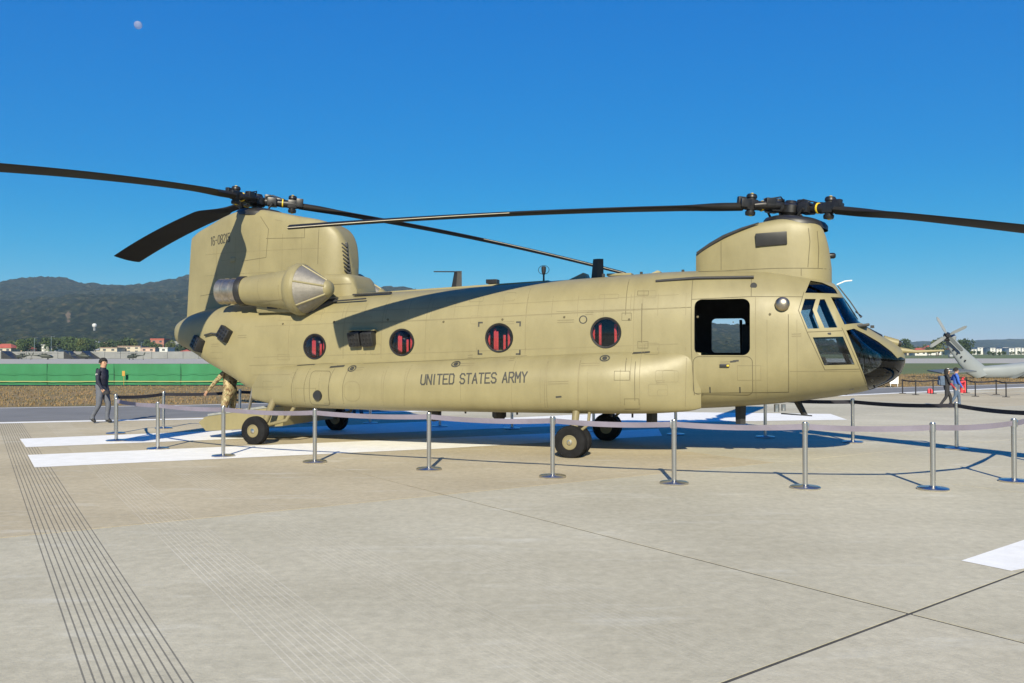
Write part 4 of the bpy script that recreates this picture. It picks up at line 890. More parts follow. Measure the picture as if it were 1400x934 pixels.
def person(label, loc, rz, height, J, cloth, group=None, hair='hair', hairlong=False, scale_w=1.12, bulk=1.0):
    """J: joints in metres for a 1.75 m body, x forward, y left. cloth: body region -> material"""
    root = empty('person', loc, rz, height / 1.75); tag(root, label, 'person', group)
    V = []; Ed = []; Rd = []; T = []
    def v(p, r): V.append(Vector(p)); Rd.append(r if isinstance(r, tuple) else (r, r)); return len(V) - 1
    def e(a, b, t): Ed.append((a, b)); T.append(t)
    pel = v(J['pelvis'], (0.145 * bulk, 0.115 * bulk)); wai = v(Vector(J['pelvis']).lerp(Vector(J['chest']), .5), (0.135 * bulk, 0.105 * bulk)); ch = v(J['chest'], (0.165 * bulk, 0.12 * bulk)); nk = v(J['neck'], (0.06, 0.06))
    e(pel, wai, 'top'); e(wai, ch, 'top'); ub = v(Vector(J['chest']).lerp(Vector(J['neck']), .62), (0.085, 0.08)); e(ch, ub, 'top'); e(ub, nk, 'skin')
    hd = Vector(J['head']); fw = Vector(J.get('look', (1, 0, 0))).normalized()
    h0 = v(hd + Vector((0, 0, -.06)) + fw * .02, (0.062, 0.07)); h1 = v(hd + Vector((0, 0, .03)) + fw * .008, (0.078, 0.095)); h2 = v(hd + Vector((0, 0, .105)) - fw * .005, (0.062, 0.08))
    e(nk, h0, 'skin'); e(h0, h1, 'skin'); e(h1, h2, 'skin')
    for s_ in ('L', 'R'):
        sh = v(J['sho' + s_], 0.062); el = v(J['elb' + s_], 0.048); wr = v(J['wri' + s_], 0.034)
        e(ub, sh, 'top'); e(sh, el, 'top'); e(el, wr, 'sleeve')
        d = (Vector(J['wri' + s_]) - Vector(J['elb' + s_])).normalized(); pm = v(Vector(J['wri' + s_]) + d * .06, (0.036, 0.022)); e(wr, pm, 'skin')
        sd_ = d.cross(Vector((1, 0, 0)) if abs(d.x) < .7 else Vector((0, 1, 0))).normalized(); sd2 = sd_.cross(d).normalized()
        for k in range(4):
            f0 = v(Vector(J['wri' + s_]) + d * .105 + sd2 * (0.027 - 0.018 * k), 0.010); L_ = (.030, .036, .034, .026)[k]
            e(pm, f0, 'skin'); f1 = v(V[f0] + d * L_ + sd_ * 0.008, 0.009); e(f0, f1, 'skin'); f2 = v(V[f1] + d * L_ * .7 + sd_ * 0.018, 0.0075); e(f1, f2, 'skin')
        t0 = v(Vector(J['wri' + s_]) + d * .05 + sd2 * .042, 0.011); e(pm, t0, 'skin'); t1 = v(V[t0] + d * .035 + sd2 * .012, 0.009); e(t0, t1, 'skin')
        hp = v(J['hip' + s_], (0.098, 0.10)); kn = v(J['kne' + s_], (0.066, 0.066)); md = v(Vector(J['hip' + s_]).lerp(Vector(J['kne' + s_]), .5), (0.085, 0.085))
        cf = v(Vector(J['kne' + s_]).lerp(Vector(J['ank' + s_]), .4), (0.058, 0.06)); an = v(J['ank' + s_], 0.045); to = v(J['toe' + s_], (0.042, 0.034)); hl = v(Vector(J['ank' + s_]) + (Vector(J['ank' + s_]) - Vector(J['toe' + s_])).normalized() * .05 + Vector((0, 0, -.03)), 0.036)
        e(pel, hp, 'legs'); e(hp, md, 'legs'); e(md, kn, 'legs'); e(kn, cf, 'legs'); e(cf, an, 'legs'); e(an, to, 'shoe'); e(an, hl, 'shoe')
    me = bpy.data.meshes.new('person_body'); me.from_pydata([p[:] for p in V], Ed, []); o = bpy.data.objects.new('tmp', me); COL.objects.link(o)
    sk = o.modifiers.new('s', 'SKIN'); sk.use_smooth_shade = True
    lay = me.skin_vertices[0].data
    for i, r_ in enumerate(Rd): lay[i].radius = (r_[0] * scale_w, r_[1] * scale_w); lay[i].use_root = (i == 0)
    o.modifiers.new('u', 'SUBSURF').levels = 1
    bpy.context.view_layer.update(); dg = bpy.context.evaluated_depsgraph_get(); em = bpy.data.meshes.new_from_object(o.evaluated_get(dg)); bpy.data.objects.remove(o)
    keys = sorted(set(cloth.values())); fm = []
    A = np.array([V[a][:] for a, b in Ed]); B = np.array([V[b][:] for a, b in Ed]); AB = B - A; LL = (AB ** 2).sum(1) + 1e-9
    for p in em.polygons:
        c_ = np.array(p.center[:]); t = np.clip(((c_ - A) * AB).sum(1) / LL, 0, 1); dd = ((A + AB * t[:, None] - c_) ** 2).sum(1) ** .5 - np.array([max(Rd[a]) for a, b in Ed]) * .6
        fm.append(keys.index(cloth[T[int(dd.argmin())]]))
    em.materials.clear(); body = finish('body', em, None, root, 180, mats=keys, fm=fm)
    # hair cap, eyes, nose
    hb = MB(); vs = []; fs = []; n = 20; rows = 8; side = fw.cross(Vector((0, 0, 1))).normalized()
    for i in range(rows + 1):
        ph = R(90) * i / rows * 1.15
        for k in range(n):
            t = 2 * math.pi * k / n; q = fw * math.cos(t) * .122 + side * math.sin(t) * .108; q = q * math.sin(ph + .02); low = 1.0
            zz = .118 * math.cos(ph)
            if math.cos(t) > 0.35 and zz < 0.035: zz = 0.035 + 0.01 * math.sin(k * 5); q = q * .93
            if hairlong and math.cos(t) < 0.2 and i == rows: zz -= 0.14
            vs.append(hd + Vector((0, 0, .045 + zz + 0.006 * math.sin(k * 7 + i))) + q - fw * .01)
    for i in range(rows):
        for k in range(n): fs.append((i * n + k, (i + 1) * n + k, (i + 1) * n + (k + 1) % n, i * n + (k + 1) % n))
    hb.add(vs, fs); hb.build('hair', hair, root, 60)
    for s_ in (-1, 1):
        c_ = hd + fw * .098 + side * .032 * s_ + Vector((0, 0, .03)); bmx = bmesh.new(); bmesh.ops.create_uvsphere(bmx, u_segments=8, v_segments=6, radius=.011); bmesh.ops.translate(bmx, vec=c_, verts=bmx.verts); MB().bm(bmx).build('eye', 'hair', root, 60)
        c_ = hd + side * .088 * s_ + Vector((0, 0, .015)) - fw * .005; bmx = bmesh.new(); bmesh.ops.create_uvsphere(bmx, u_segments=8, v_segments=6, radius=1); bmesh.ops.scale(bmx, vec=(.02, .02, .034), verts=bmx.verts); bmesh.ops.translate(bmx, vec=c_, verts=bmx.verts); MB().bm(bmx).build('ear', 'skin', root, 60)
    c_ = hd + fw * .095
    MB().tube([c_ + Vector((0, 0, .035)), c_ + fw * .022 + Vector((0, 0, -.005)), c_ + Vector((0, 0, -.015))], [.008, .015, .010], 8).build('nose', 'skin', root, 60)
    MB().tube([c_ + side * .025 + Vector((0, 0, -.045)) - fw * .012, c_ + fw * .003 + Vector((0, 0, -.045)), c_ - side * .025 + Vector((0, 0, -.045)) - fw * .012], [.004, .008, .004], 6).build('mouth', 'lip', root, 60)
    return root
def walk(stride=0.22, arm=0.16, look=(1, 0, 0)):
    s_ = stride
    return dict(pelvis=(0, 0, .93), chest=(.01, 0, 1.24), neck=(.02, 0, 1.47), head=(.04, 0, 1.59), look=look,
                shoL=(.01, .185, 1.40), elbL=(-arm * .5, .235, 1.14), wriL=(arm * .1, .235, .90), shoR=(.01, -.185, 1.40), elbR=(arm * .3, -.235, 1.13), wriR=(arm * 1.3, -.22, .92),
                hipL=(0, .09, .90), kneL=(s_ * .75, .095, .50), ankL=(s_ * .9, .095, .085), toeL=(s_ * .9 + .15, .105, .035), hipR=(0, -.09, .90), kneR=(-s_ * .15, -.095, .50), ankR=(-s_ * 1.15, -.095, .14), toeR=(-s_ * 1.15 + .14, -.105, .04))
# man walking along the far left of the barrier, head turned towards the helicopter
JM = walk(0.20, 0.12, (0.9, -0.35, 0)); JM.update(kneL=(.13, .095, .49), ankL=(.08, .095, .085), toeL=(.23, .105, .035), kneR=(-.02, -.095, .49), ankR=(-.24, -.095, .12), toeR=(-.10, -.105, .035))
mp = person('man in navy hooded jacket and grey trousers walking past the barrier', (-11.25, 22.5, 0), R(-8), 1.79, JM, dict(top='navy', sleeve='navy', legs='greyt', shoe='shoe', skin='skin'), bulk=1.15)
MB().tube([(-0.09, -.07, 1.43), (-.13, 0, 1.40), (-0.09, .07, 1.43)], [.03, .045, .03], 10).build('hood', 'navy', mp, 60)
MB().box((0.015, -.247, 1.30), (.05, .012, .06), None, .004).build('sleeve_badge', 'white', mp)
cap = empty('dark_cap', (-10.99, 22.24, 0.84), 0.3); tag(cap, 'dark cap held in the hand of the man in navy', 'cap')
MB().lathe([(0.0, .07), (.05, .065), (.085, .03), (.095, -.03), (.09, -.04), (0.0, -.03)], 'z', (0, 0, 0), 18).build('crown', 'dark', cap, 50); MB().box((.12, 0, -.03), (.12, .13, .012), (0, R(8), 0), .005).build('peak', 'dark', cap)
# two walkers on the right
w1_ = person('walker in white cap and dark jacket with red sleeves and a blue backpack', (15.15, 28.6, 0), R(-8), 1.39, walk(0.26, 0.18), dict(top='dark', sleeve='redj', legs='dark', shoe='sole', skin='skin'), 'pair walking past the nose', 'hair', True)
MB().lathe([(0.0, .13), (.06, .12), (.098, .07), (.108, .02), (.10, .012), (0.0, .02)], 'z', (.035, 0, 1.62), 20).build('white_cap', 'white', w1_, 50); MB().box((.15, 0, 1.645), (.13, .15, .012), (0, R(6), 0), .005).build('cap_peak', 'white', w1_)
bp_ = MB().box((-.20, 0, 1.20), (.20, .30, .42), (0, R(-4), 0), .05).box((-.31, 0, 1.12), (.07, .22, .22), None, .03).build('backpack', 'jean', w1_, 40)
w2_ = person('walker in bright blue top and jeans beside the white cap', (15.62, 28.9, 0), R(-6), 1.41, walk(0.24, 0.14), dict(top='blue', sleeve='blue', legs='jean', shoe='sole', skin='skin'), 'pair walking past the nose')
MB().box((-.19, 0, 1.08), (.14, .26, .22), (0, 0, 0), .04).build('waist_bag', 'greyt', w2_, 40)
# soldier on the ramp and a visitor beyond the helicopter
def loc_h(x, y, z=0): return (HX + x * cP + y * sP, HY - x * sP + y * cP, z)
JS = dict(pelvis=(0, 0, .50), chest=(.02, 0, .81), neck=(.03, 0, 1.03), head=(.05, 0, 1.15), look=(1, 0, 0), shoL=(.02, .185, .96), elbL=(.20, .27, .74), wriL=(.38, .28, .54), shoR=(.02, -.185, .96), elbR=(.05, -.25, .70), wriR=(.16, -.24, .50),
          hipL=(0, .10, .47), kneL=(.06, .16, .07), ankL=(-.36, .14, .06), toeL=(-.47, .14, .05), hipR=(0, -.10, .47), kneR=(.10, -.22, .07), ankR=(-.32, -.18, .06), toeR=(-.43, -.18, .05))
person('soldier in camouflage uniform kneeling on the lowered cargo ramp', loc_h(-8.38, -0.50, 0.515), math.pi - PSI, 1.76, JS, dict(top='camo', sleeve='camo', legs='camo', shoe='camo', skin='skin'))
person('visitor in dark blue clothes standing behind the helicopter', (-4.75, 25.2, 0), R(-60), 1.72, walk(0.07, 0.05), dict(top='navy', sleeve='navy', legs='jean', shoe='shoe', skin='skin'))

# ================================================================= BACKGROUND
# green mesh fence, left
M['gfence'] = mat('green_fence_cloth', (0.022, 0.150, 0.058), 0.8, scale=0.9, col2=(0.028, 0.19, 0.08), bump=0.5, bscale=1.6, stretch=(1, 1, 0.5))
M['gpost'] = mat('green_post', (0.016, 0.13, 0.055), 0.6)
M['orange'] = mat('orange_board', (0.42, 0.24, 0.045), 0.6)
M['rope'] = mat('tan_rope', (0.45, 0.36, 0.14), 0.8)
fence = empty('green_fence', (-40, 47.3, 0), 0); tag(fence, 'long green cloth fence beyond the dry grass strip', 'fence')
FX0, FX1 = -75.0, -8.0; npan = 17
for i in range(npan):
    x0 = FX0 + (FX1 - FX0) * i / npan; x1 = FX0 + (FX1 - FX0) * (i + 1) / npan; vs = []; fs = []; nx, nz = 10, 4
    for a in range(nx + 1):
        for b_ in range(nz + 1):
            x = x0 + 0.02 + (x1 - x0 - 0.04) * a / nx; z = 0.02 + 1.24 * b_ / nz
            y = 48.0 + 0.03 * x * 0.8 + 1.5 + 0.05 * math.sin(a * 1.9 + i) * math.sin(b_ * 1.1) + 0.04 * random.random()
            vs.append((x + 40, y - 47.3, z))
    for a in range(nx):
        for b_ in range(nz): fs.append((a * (nz + 1) + b_, (a + 1) * (nz + 1) + b_, (a + 1) * (nz + 1) + b_ + 1, a * (nz + 1) + b_ + 1))
    mesh_obj('fence_panel', vs, fs, 'gfence', fence, 60)
    MB().tube([(x0 + 40, 49.5 + 0.024 * x0 - 47.3, 0), (x0 + 40, 49.5 + 0.024 * x0 - 47.3, 1.28)], 0.03, 8).build('fence_post', 'gpost', fence)
for z, mt, r_ in ((0.68, 'gpost', .009), (0.22, 'rope', .022)):
    MB().tube([(x + 40, 49.5 + 0.024 * x - 47.3 - 0.12, z + 0.01 * math.sin(x)) for x in np.linspace(FX0, FX1, 30)], r_, 6).build('fence_rope', mt, fence)
x_, y_ = gr(158, 520); sg_ = MB().box((0, 0, 0.70), (0.17, 0.03, 0.30), None, .01).tube([(0, 0.03, 0), (0, 0.03, 0.8)], 0.012, 8).build('fence_sign', 'orange'); sg_.location = (-23.0, 48.55, 0); tag(sg_, 'small yellow board standing against the green fence', 'sign')

# wooded hills
def vnoise(X, Y, s): return np.array([noise.noise(Vector((x / s, y / s, 0.37))) for x, y in zip(X.ravel(), Y.ravel())]).reshape(X.shape)
cp_ = np.array([(-900, 420), (-300, 402), (-100, 394), (0, 388), (22, 381), (45, 377.5), (80, 377), (95, 382), (110, 386), (140, 387), (172, 389), (200, 386), (240, 379), (265, 372), (330, 362), (400, 368), (460, 382), (500, 393), (522, 392), (545, 390), (580, 396), (640, 408), (760, 424), (900, 432), (1000, 437), (1100, 450), (1200, 464), (1235, 468), (1270, 471), (1307, 470), (1330, 466), (1351, 463.5), (1400, 465), (1500, 458), (1700, 450), (2100, 440)])
YC = 2400.0
cx_ = (cp_[:, 0] - 700) * YC / FPX; ch_ = (HOR - cp_[:, 1]) * YC / FPX + 2
gx = np.concatenate([np.arange(-3600, -1750, 40), np.arange(-1750, 300, 7.5), np.arange(300, 1050, 16), np.arange(1050, 1750, 8), np.arange(1750, 3200, 40)])
gy = np.concatenate([np.arange(880, 2480, 9.0), np.arange(2480, 3300, 60)])
GX, GY = np.meshgrid(gx, gy); crest = np.interp(GX, cx_, ch_)
big = vnoise(GX, GY, 330); mid = vnoise(GX + 900, GY, 120)
t = np.clip((GY - 900) / (YC - 900), 0, 1); tb = np.clip((GY - YC) / 900, 0, 1)
spur = np.clip(t + 0.17 * big * (1 - t) * 4 * t + 0.05 * mid * (1 - t) * 4 * t, 0, 1)
fine1 = rng.random(GX.shape)
Zh = crest * (spur ** 1.15) * (1 - 0.5 * tb ** 1.5)
veg = np.clip((t - 0.02) * 30, 0, 1)
Zh = Zh + veg * (fine1 * 8.0 - 4.0 + 6.0 * vnoise(GX, GY, 24)) - 1.0
Zh = Zh - 4.0 * veg
kr = np.clip((GX - 500) / 500, 0, 1); kr = kr * kr * (3 - 2 * kr); Zfar = np.where(Zh > 0, Zh * (1 - 0.12 * kr), Zh); GYf = GY + 1400 * kr      # the ridge swings away to the right
ny, nx = GX.shape; idx = np.arange(nx * ny).reshape(ny, nx)
verts = np.stack([GX.ravel(), GYf.ravel(), Zfar.ravel()], 1); faces = np.stack([idx[:-1, :-1].ravel(), idx[:-1, 1:].ravel(), idx[1:, 1:].ravel(), idx[1:, :-1].ravel()], 1)
def ground_z(x, y):
    i = int(np.clip(np.searchsorted(gx, x), 0, nx - 1)); j = int(np.clip(np.searchsorted(gy, y), 0, ny - 1)); return float(Zh[j, i]) if y > 880 else 0.0

mh = bpy.data.materials.new('forest_hill'); mh.use_nodes = True; nt = mh.node_tree; b = nt.nodes['Principled BSDF']; b.inputs['Roughness'].default_value = 1.0; b.inputs['Specular IOR Level'].default_value = 0.0
tc = nt.nodes.new('ShaderNodeTexCoord'); n1 = nt.nodes.new('ShaderNodeTexNoise'); n1.inputs['Scale'].default_value = 0.075; n1.inputs['Detail'].default_value = 5; n1.inputs['Roughness'].default_value = 0.7
n2 = nt.nodes.new('ShaderNodeTexNoise'); n2.inputs['Scale'].default_value = 0.006; n2.inputs['Detail'].default_value = 4
r1 = nt.nodes.new('ShaderNodeValToRGB'); e = r1.color_ramp.elements; e[0].position = 0.38; e[0].color = (0.005, 0.009, 0.006, 1); e[1].position = 0.66; e[1].color = (0.056, 0.053, 0.028, 1); x = e.new(0.52); x.color = (0.014, 0.021, 0.011, 1)
r2 = nt.nodes.new('ShaderNodeValToRGB'); r2.color_ramp.elements[0].position = 0.35; r2.color_ramp.elements[0].color = (0.75, 0.8, 0.8, 1); r2.color_ramp.elements[1].position = 0.65; r2.color_ramp.elements[1].color = (1.25, 1.12, 1.0, 1)
mx = nt.nodes.new('ShaderNodeMix'); mx.data_type = 'RGBA'; mx.blend_type = 'MULTIPLY'; mx.inputs[0].default_value = 1
for n_ in (n1, n2): nt.links.new(tc.outputs['Object'], n_.inputs['Vector'])
nt.links.new(n1.outputs[0], r1.inputs[0]); nt.links.new(n2.outputs[0], r2.inputs[0]); nt.links.new(r1.outputs[0], mx.inputs[6]); nt.links.new(r2.outputs[0], mx.inputs[7]); nt.links.new(mx.outputs[2], b.inputs['Base Color'])
# bare earth scar on the slope
scar = None
for j in range(ny):
    xr = (93 - 700) / FPX * gy[j]
    if ground_z(xr, gy[j] + .1) >= CAMH + (HOR - 432) * gy[j] / FPX: scar = (xr, gy[j]); break
if scar:
    sp = nt.nodes.new('ShaderNodeVectorMath'); sp.operation = 'SUBTRACT'; sp.inputs[1].default_value = (scar[0], scar[1], 0); nt.links.new(tc.outputs['Object'], sp.inputs[0])
    dts = []
    for vec in ((1 / 5.0, 0.542 / 5.0, 0), (0, 1 / 65.0, 0)):
        d_ = nt.nodes.new('ShaderNodeVectorMath'); d_.operation = 'DOT_PRODUCT'; d_.inputs[1].default_value = vec; nt.links.new(sp.outputs[0], d_.inputs[0])
        q_ = nt.nodes.new('ShaderNodeMath'); q_.operation = 'POWER'; q_.inputs[1].default_value = 2; a_ = nt.nodes.new('ShaderNodeMath'); a_.operation = 'ABSOLUTE'
        nt.links.new(d_.outputs['Value'], a_.inputs[0]); nt.links.new(a_.outputs[0], q_.inputs[0]); dts.append(q_)
    ln = nt.nodes.new('ShaderNodeMath'); ln.operation = 'ADD'; nt.links.new(dts[0].outputs[0], ln.inputs[0]); nt.links.new(dts[1].outputs[0], ln.inputs[1])
    ad = nt.nodes.new('ShaderNodeMath'); ad.operation = 'MULTIPLY_ADD'; ad.inputs[1].default_value = 3.0; nt.links.new(n1.outputs[0], ad.inputs[0]); nt.links.new(ln.outputs[0], ad.inputs[2])
    lt = nt.nodes.new('ShaderNodeMath'); lt.operation = 'LESS_THAN'; lt.inputs[1].default_value = 1.9; nt.links.new(ad.outputs[0], lt.inputs[0])
    m2 = nt.nodes.new('ShaderNodeMix'); m2.data_type = 'RGBA'; m2.inputs[7].default_value = (0.10, 0.078, 0.055, 1); nt.links.new(lt.outputs[0], m2.inputs[0]); nt.links.new(mx.outputs[2], m2.inputs[6]); nt.links.new(m2.outputs[2], b.inputs['Base Color'])
hills = mesh_obj('wooded_hills', verts, faces, mh); hills['kind'] = 'structure'
# trees: four kinds of crown shared among the individuals
M['bark'] = mat('bark', (0.07, 0.05, 0.035), 0.9, var=0.3)
LEAF = [mat('leaves_a', (0.055, 0.085, 0.022), 0.8, scale=0.5, col2=(0.030, 0.055, 0.014)), mat('leaves_b', (0.10, 0.115, 0.026), 0.8, scale=0.5, col2=(0.055, 0.075, 0.018)), mat('leaves_c', (0.035, 0.06, 0.020), 0.8, scale=0.5, col2=(0.02, 0.04, 0.012))]
def tree_meshes(seed):
    rr = random.Random(seed); tm = MB().tube([(0, 0, -0.2), (0.05, 0, 1.2), (0.1, 0.05, 3.0), (0.0, 0.1, 5.0)], [0.22, 0.17, 0.12, 0.04], 7)
    for k in range(5):
        a = rr.uniform(0, 6.28); tm.tube([(0.05, 0, 1.8 + .4 * k), (1.3 * math.cos(a), 1.3 * math.sin(a), 3.0 + .5 * k)], [0.08, 0.03], 5)
    vs = []; fs = []; lobes = [(rr.uniform(-1.5, 1.5), rr.uniform(-1.5, 1.5), rr.uniform(2.6, 6.2), rr.uniform(0.9, 1.7)) for _ in range(11)]
    for k in range(620):
        lx, ly, lz, lr = rr.choice(lobes); d = Vector((rr.gauss(0, 1), rr.gauss(0, 1), rr.gauss(0, 1))).normalized() * lr * rr.uniform(0.6, 1.05)
        c_ = Vector((lx, ly, lz)) + d; s_ = rr.uniform(0.14, 0.32); q = Euler((rr.uniform(0, 6), rr.uniform(0, 6), rr.uniform(0, 6))).to_matrix(); b_ = len(vs)
        for p in ((-s_, -s_ * .7, 0), (s_, -s_ * .6, .05), (s_ * .8, s_ * .7, 0), (-s_ * .7, s_, .06)): vs.append((c_ + q @ Vector(p))[:])
        fs.append((b_, b_ + 1, b_ + 2, b_ + 3))
    return tm, vs, fs
TP = []
for k in range(3):
    tm, vs, fs = tree_meshes(40 + k); TP.append((tm, vs, fs))
tree_src = {}
def tree(x, y, h_, kind, lab, grp):
    key = kind
    if key not in tree_src:
        r_ = empty('tree', (x, y, 0), random.uniform(0, 6.28), h_ / 7.5); tm, vs, fs = TP[kind % 3]
        tm.build('trunk', 'bark', r_, 50); mesh_obj('crown', vs, fs, LEAF[kind], r_); tree_src[key] = r_
    else:
        r_ = copy_tree(tree_src[key]); r_.location = (x, y, 0); r_.rotation_euler = (0, 0, random.uniform(0, 6.28)); r_.scale = (h_ / 7.5 * random.uniform(.9, 1.3),) * 2 + (h_ / 7.5,)
    tag(r_, lab, 'tree', grp); r_.location.z = -0.1 if y < 880 else ground_z(x, y) - 1; return r_
TL = ['dark green tree among the houses beyond the airfield', 'yellow green tree among the houses beyond the airfield', 'deep green tree among the houses beyond the airfield']
for k in range(170):
    px = random.uniform(-30, 290) if k < 130 else random.uniform(1236, 1420); y = random.uniform(430, 760); kd = random.choice((0, 0, 1, 2))
    tree((px - 700) / FPX * y, y, random.uniform(6, 12.5) if px < 1320 else random.uniform(2.5, 4), kd, TL[kd] + (' on the left' if False else ''), 'trees beyond the airfield, kind %d' % kd)

# houses and sheds beyond the airfield
M['cream'] = mat('cream_wall', (0.45, 0.40, 0.32), 0.8, var=0.06, scale=.2); M['pinkw'] = mat('pink_wall', (0.52, 0.36, 0.29), 0.8, var=0.06, scale=.2); M['whitew'] = mat('white_wall', (0.55, 0.55, 0.53), 0.8, var=0.04, scale=.2)
M['redroof'] = mat('red_roof', (0.36, 0.085, 0.055), 0.8, var=0.15, scale=.5); M['brownroof'] = mat('brown_roof', (0.25, 0.17, 0.14), 0.8, var=0.15, scale=.5); M['greyroof'] = mat('grey_roof', (0.3, 0.31, 0.33), 0.7, var=0.1, scale=.5); M['greenroof'] = mat('green_roof', (0.10, 0.30, 0.14), 0.7, var=0.1, scale=.5)
M['winglass'] = mat('far_window', (0.05, 0.06, 0.075), 0.2); M['concw'] = mat('concrete_wall', (0.20, 0.205, 0.205), 0.9, var=0.12, scale=.25); M['brick'] = mat('red_brown_block', (0.30, 0.13, 0.10), 0.85, var=0.1, scale=.3)
def house(px0, px1, py_top, dist, wall, roof, rooftype, lab, storeys=2, name='house', base_z=0.0, depth=9.0):
    x0 = (px0 - 700) / FPX * dist; x1 = (px1 - 700) / FPX * dist; w_ = x1 - x0; z1 = CAMH + (HOR - py_top) * dist / FPX - base_z
    r_ = empty(name, ((x0 + x1) / 2, dist, base_z)); tag(r_, lab, 'building')
    wh = z1 * (0.66 if rooftype == 'hip' else 0.93)
    MB().box((0, depth / 2, wh / 2), (w_, depth, wh)).build('wall', wall, r_)
    if rooftype == 'hip':
        e_ = 0.5; k = min(w_, depth) * .32
        MB().add([(-w_/2 - e_, -e_, wh), (w_/2 + e_, -e_, wh), (w_/2 + e_, depth + e_, wh), (-w_/2 - e_, depth + e_, wh), (-w_/2 + k, depth / 2, z1), (w_/2 - k, depth / 2, z1)], [(0, 1, 5, 4), (1, 2, 5), (2, 3, 4, 5), (3, 0, 4), (3, 2, 1, 0)]).build('roof', roof, r_)
    else: MB().box((0, depth / 2, (wh + z1) / 2 + 0.01), (w_ + .6, depth + .6, z1 - wh)).build('roof', roof, r_)
    n = max(1, int(w_ / 3.2)); sh = wh / storeys
    for s_ in range(storeys):
        for k in range(n):
            xx = -w_ / 2 + w_ * (k + .5) / n; win = MB().box((xx, -0.02, sh * (s_ + .55)), (min(1.5, w_ / n * .6), 0.1, sh * .42)).build('window', 'winglass', r_)
    return r_
house(-12, 15, 470, 450, 'cream', 'redroof', 'hip', 'cream house with a red hipped roof at the field edge'); house(27, 36, 472, 470, 'pinkw', 'redroof', 'hip', 'small pink house with a red roof beside the trees', 1)
house(57, 67, 471, 480, 'whitew', 'greyroof', 'flat', 'small white flat-roofed block beside a lamp post', 2); house(70, 87, 471, 480, 'whitew', 'greyroof', 'flat', 'white flat-roofed building with tall windows', 2)
house(121, 134, 466, 560, 'whitew', 'greyroof', 'hip', 'white house with grey hipped roof on the slope', 2); house(133, 149, 467.5, 555, 'pinkw', 'pinkw', 'hip', 'pale pink house beside the white house on the slope', 2)
house(137, 160, 475, 430, 'cream', 'brownroof', 'flat', 'low cream wing with a brown roof', 2); house(160, 192, 473, 440, 'cream', 'brownroof', 'flat', 'long cream barrack with brown flat roof', 3); house(192, 212, 475, 436, 'pinkw', 'brownroof', 'flat', 'pinkish barrack wing with brown roof', 2)
house(206, 224, 463, 520, 'brick', 'redroof', 'flat', 'tall red brown block behind the barracks', 4); house(218, 229, 475, 425, 'whitew', 'whitew', 'flat', 'white narrow gatehouse beside the trees', 2); house(247, 272, 477, 430, 'pinkw', 'redroof', 'hip', 'pink house with red roof near the helicopter tail', 2)
house(226, 246, 467, 545, 'concw', 'greyroof', 'flat', 'grey long shed behind the white gatehouse', 2); house(143, 164, 481.5, 330, 'whitew', 'whitew', 'flat', 'low white shed behind the blast wall', 1)
house(1251, 1273, 488, 520, 'whitew', 'greyroof', 'flat', 'white low building on the right airfield edge', 1, base_z=-2.5); house(1236, 1262, 489.5, 400, 'whitew', 'greenroof', 'flat', 'low shed with a green roof beyond the field', 1, base_z=-3.5); house(1256, 1278, 490, 380, 'cream', 'greenroof', 'hip', 'cream shed with green hipped roof beyond the field', 1, base_z=-3.5)
house(1367, 1392, 489, 480, 'cream', 'brownroof', 'flat', 'long tan building under the apartment hill', 1, base_z=-3)
for k in range(9):
    a0 = 1328 + k * 8.6; d_ = 1450 + 60 * (k % 3); ht = (0.6, 1.0, .8, .9, .7, 1.0, .85, .95, .9)[k]
    house(a0, a0 + 7.2, 480.5 - 5.5 * ht, 860 + 8 * (k % 3), 'whitew', 'greyroof', 'flat', 'white apartment block in the row under the far hill', 3, 'apartment_block', 0, 14)['group'] = 'white apartment blocks under the far hill'
WL = ['cream', 'pinkw', 'whitew', 'whitew']; RL = ['redroof', 'brownroof', 'greyroof', 'greenroof']; WN = {'cream': 'cream', 'pinkw': 'pink', 'whitew': 'white'}; RN = {'redroof': 'red', 'brownroof': 'brown', 'greyroof': 'grey', 'greenroof': 'green'}
rt = random.Random(21)
for k in range(26):
    p0 = rt.uniform(-25, 285) if k < 20 else rt.uniform(1236, 1300); w_, r_ = rt.choice(WL), rt.choice(RL); d_ = rt.uniform(500, 740); st_ = rt.choice((1, 2)); hip = rt.random() < .65
    house(p0, p0 + rt.uniform(8, 20) * 480 / d_, 475.5 - rt.uniform(-2, 3.5), d_, w_, r_, 'hip' if hip else 'flat', '%s %s house with %s %s roof in the town beyond the airfield' % ('one-storey' if st_ == 1 else 'two-storey', WN[w_], RN[r_], 'hipped' if hip else 'flat'), st_)['group'] = 'houses of the town, %s %s %s %d' % (WN[w_], RN[r_], 'hip' if hip else 'flat', st_)
# lamp posts
for px, py in ((47, 462), (70, 460), (193, 468), (1288, 472)):
    d_ = 400; x_ = (px - 700) / FPX * d_; hh_ = CAMH + (HOR - py) * d_ / FPX; r_ = MB().tube([(0, 0, 0), (0, 0, hh_)], [.14, .08], 8).tube([(0, 0, hh_ - .1), (1.2, 0, hh_)], .06, 6).box((1.4, 0, hh_), (.6, .25, .12)).build('lamp_post', 'steel'); r_.location = (x_, d_, 0)
    tag(r_, 'tall thin lamp post beyond the airfield', 'lamp post', 'lamp posts beyond the airfield')
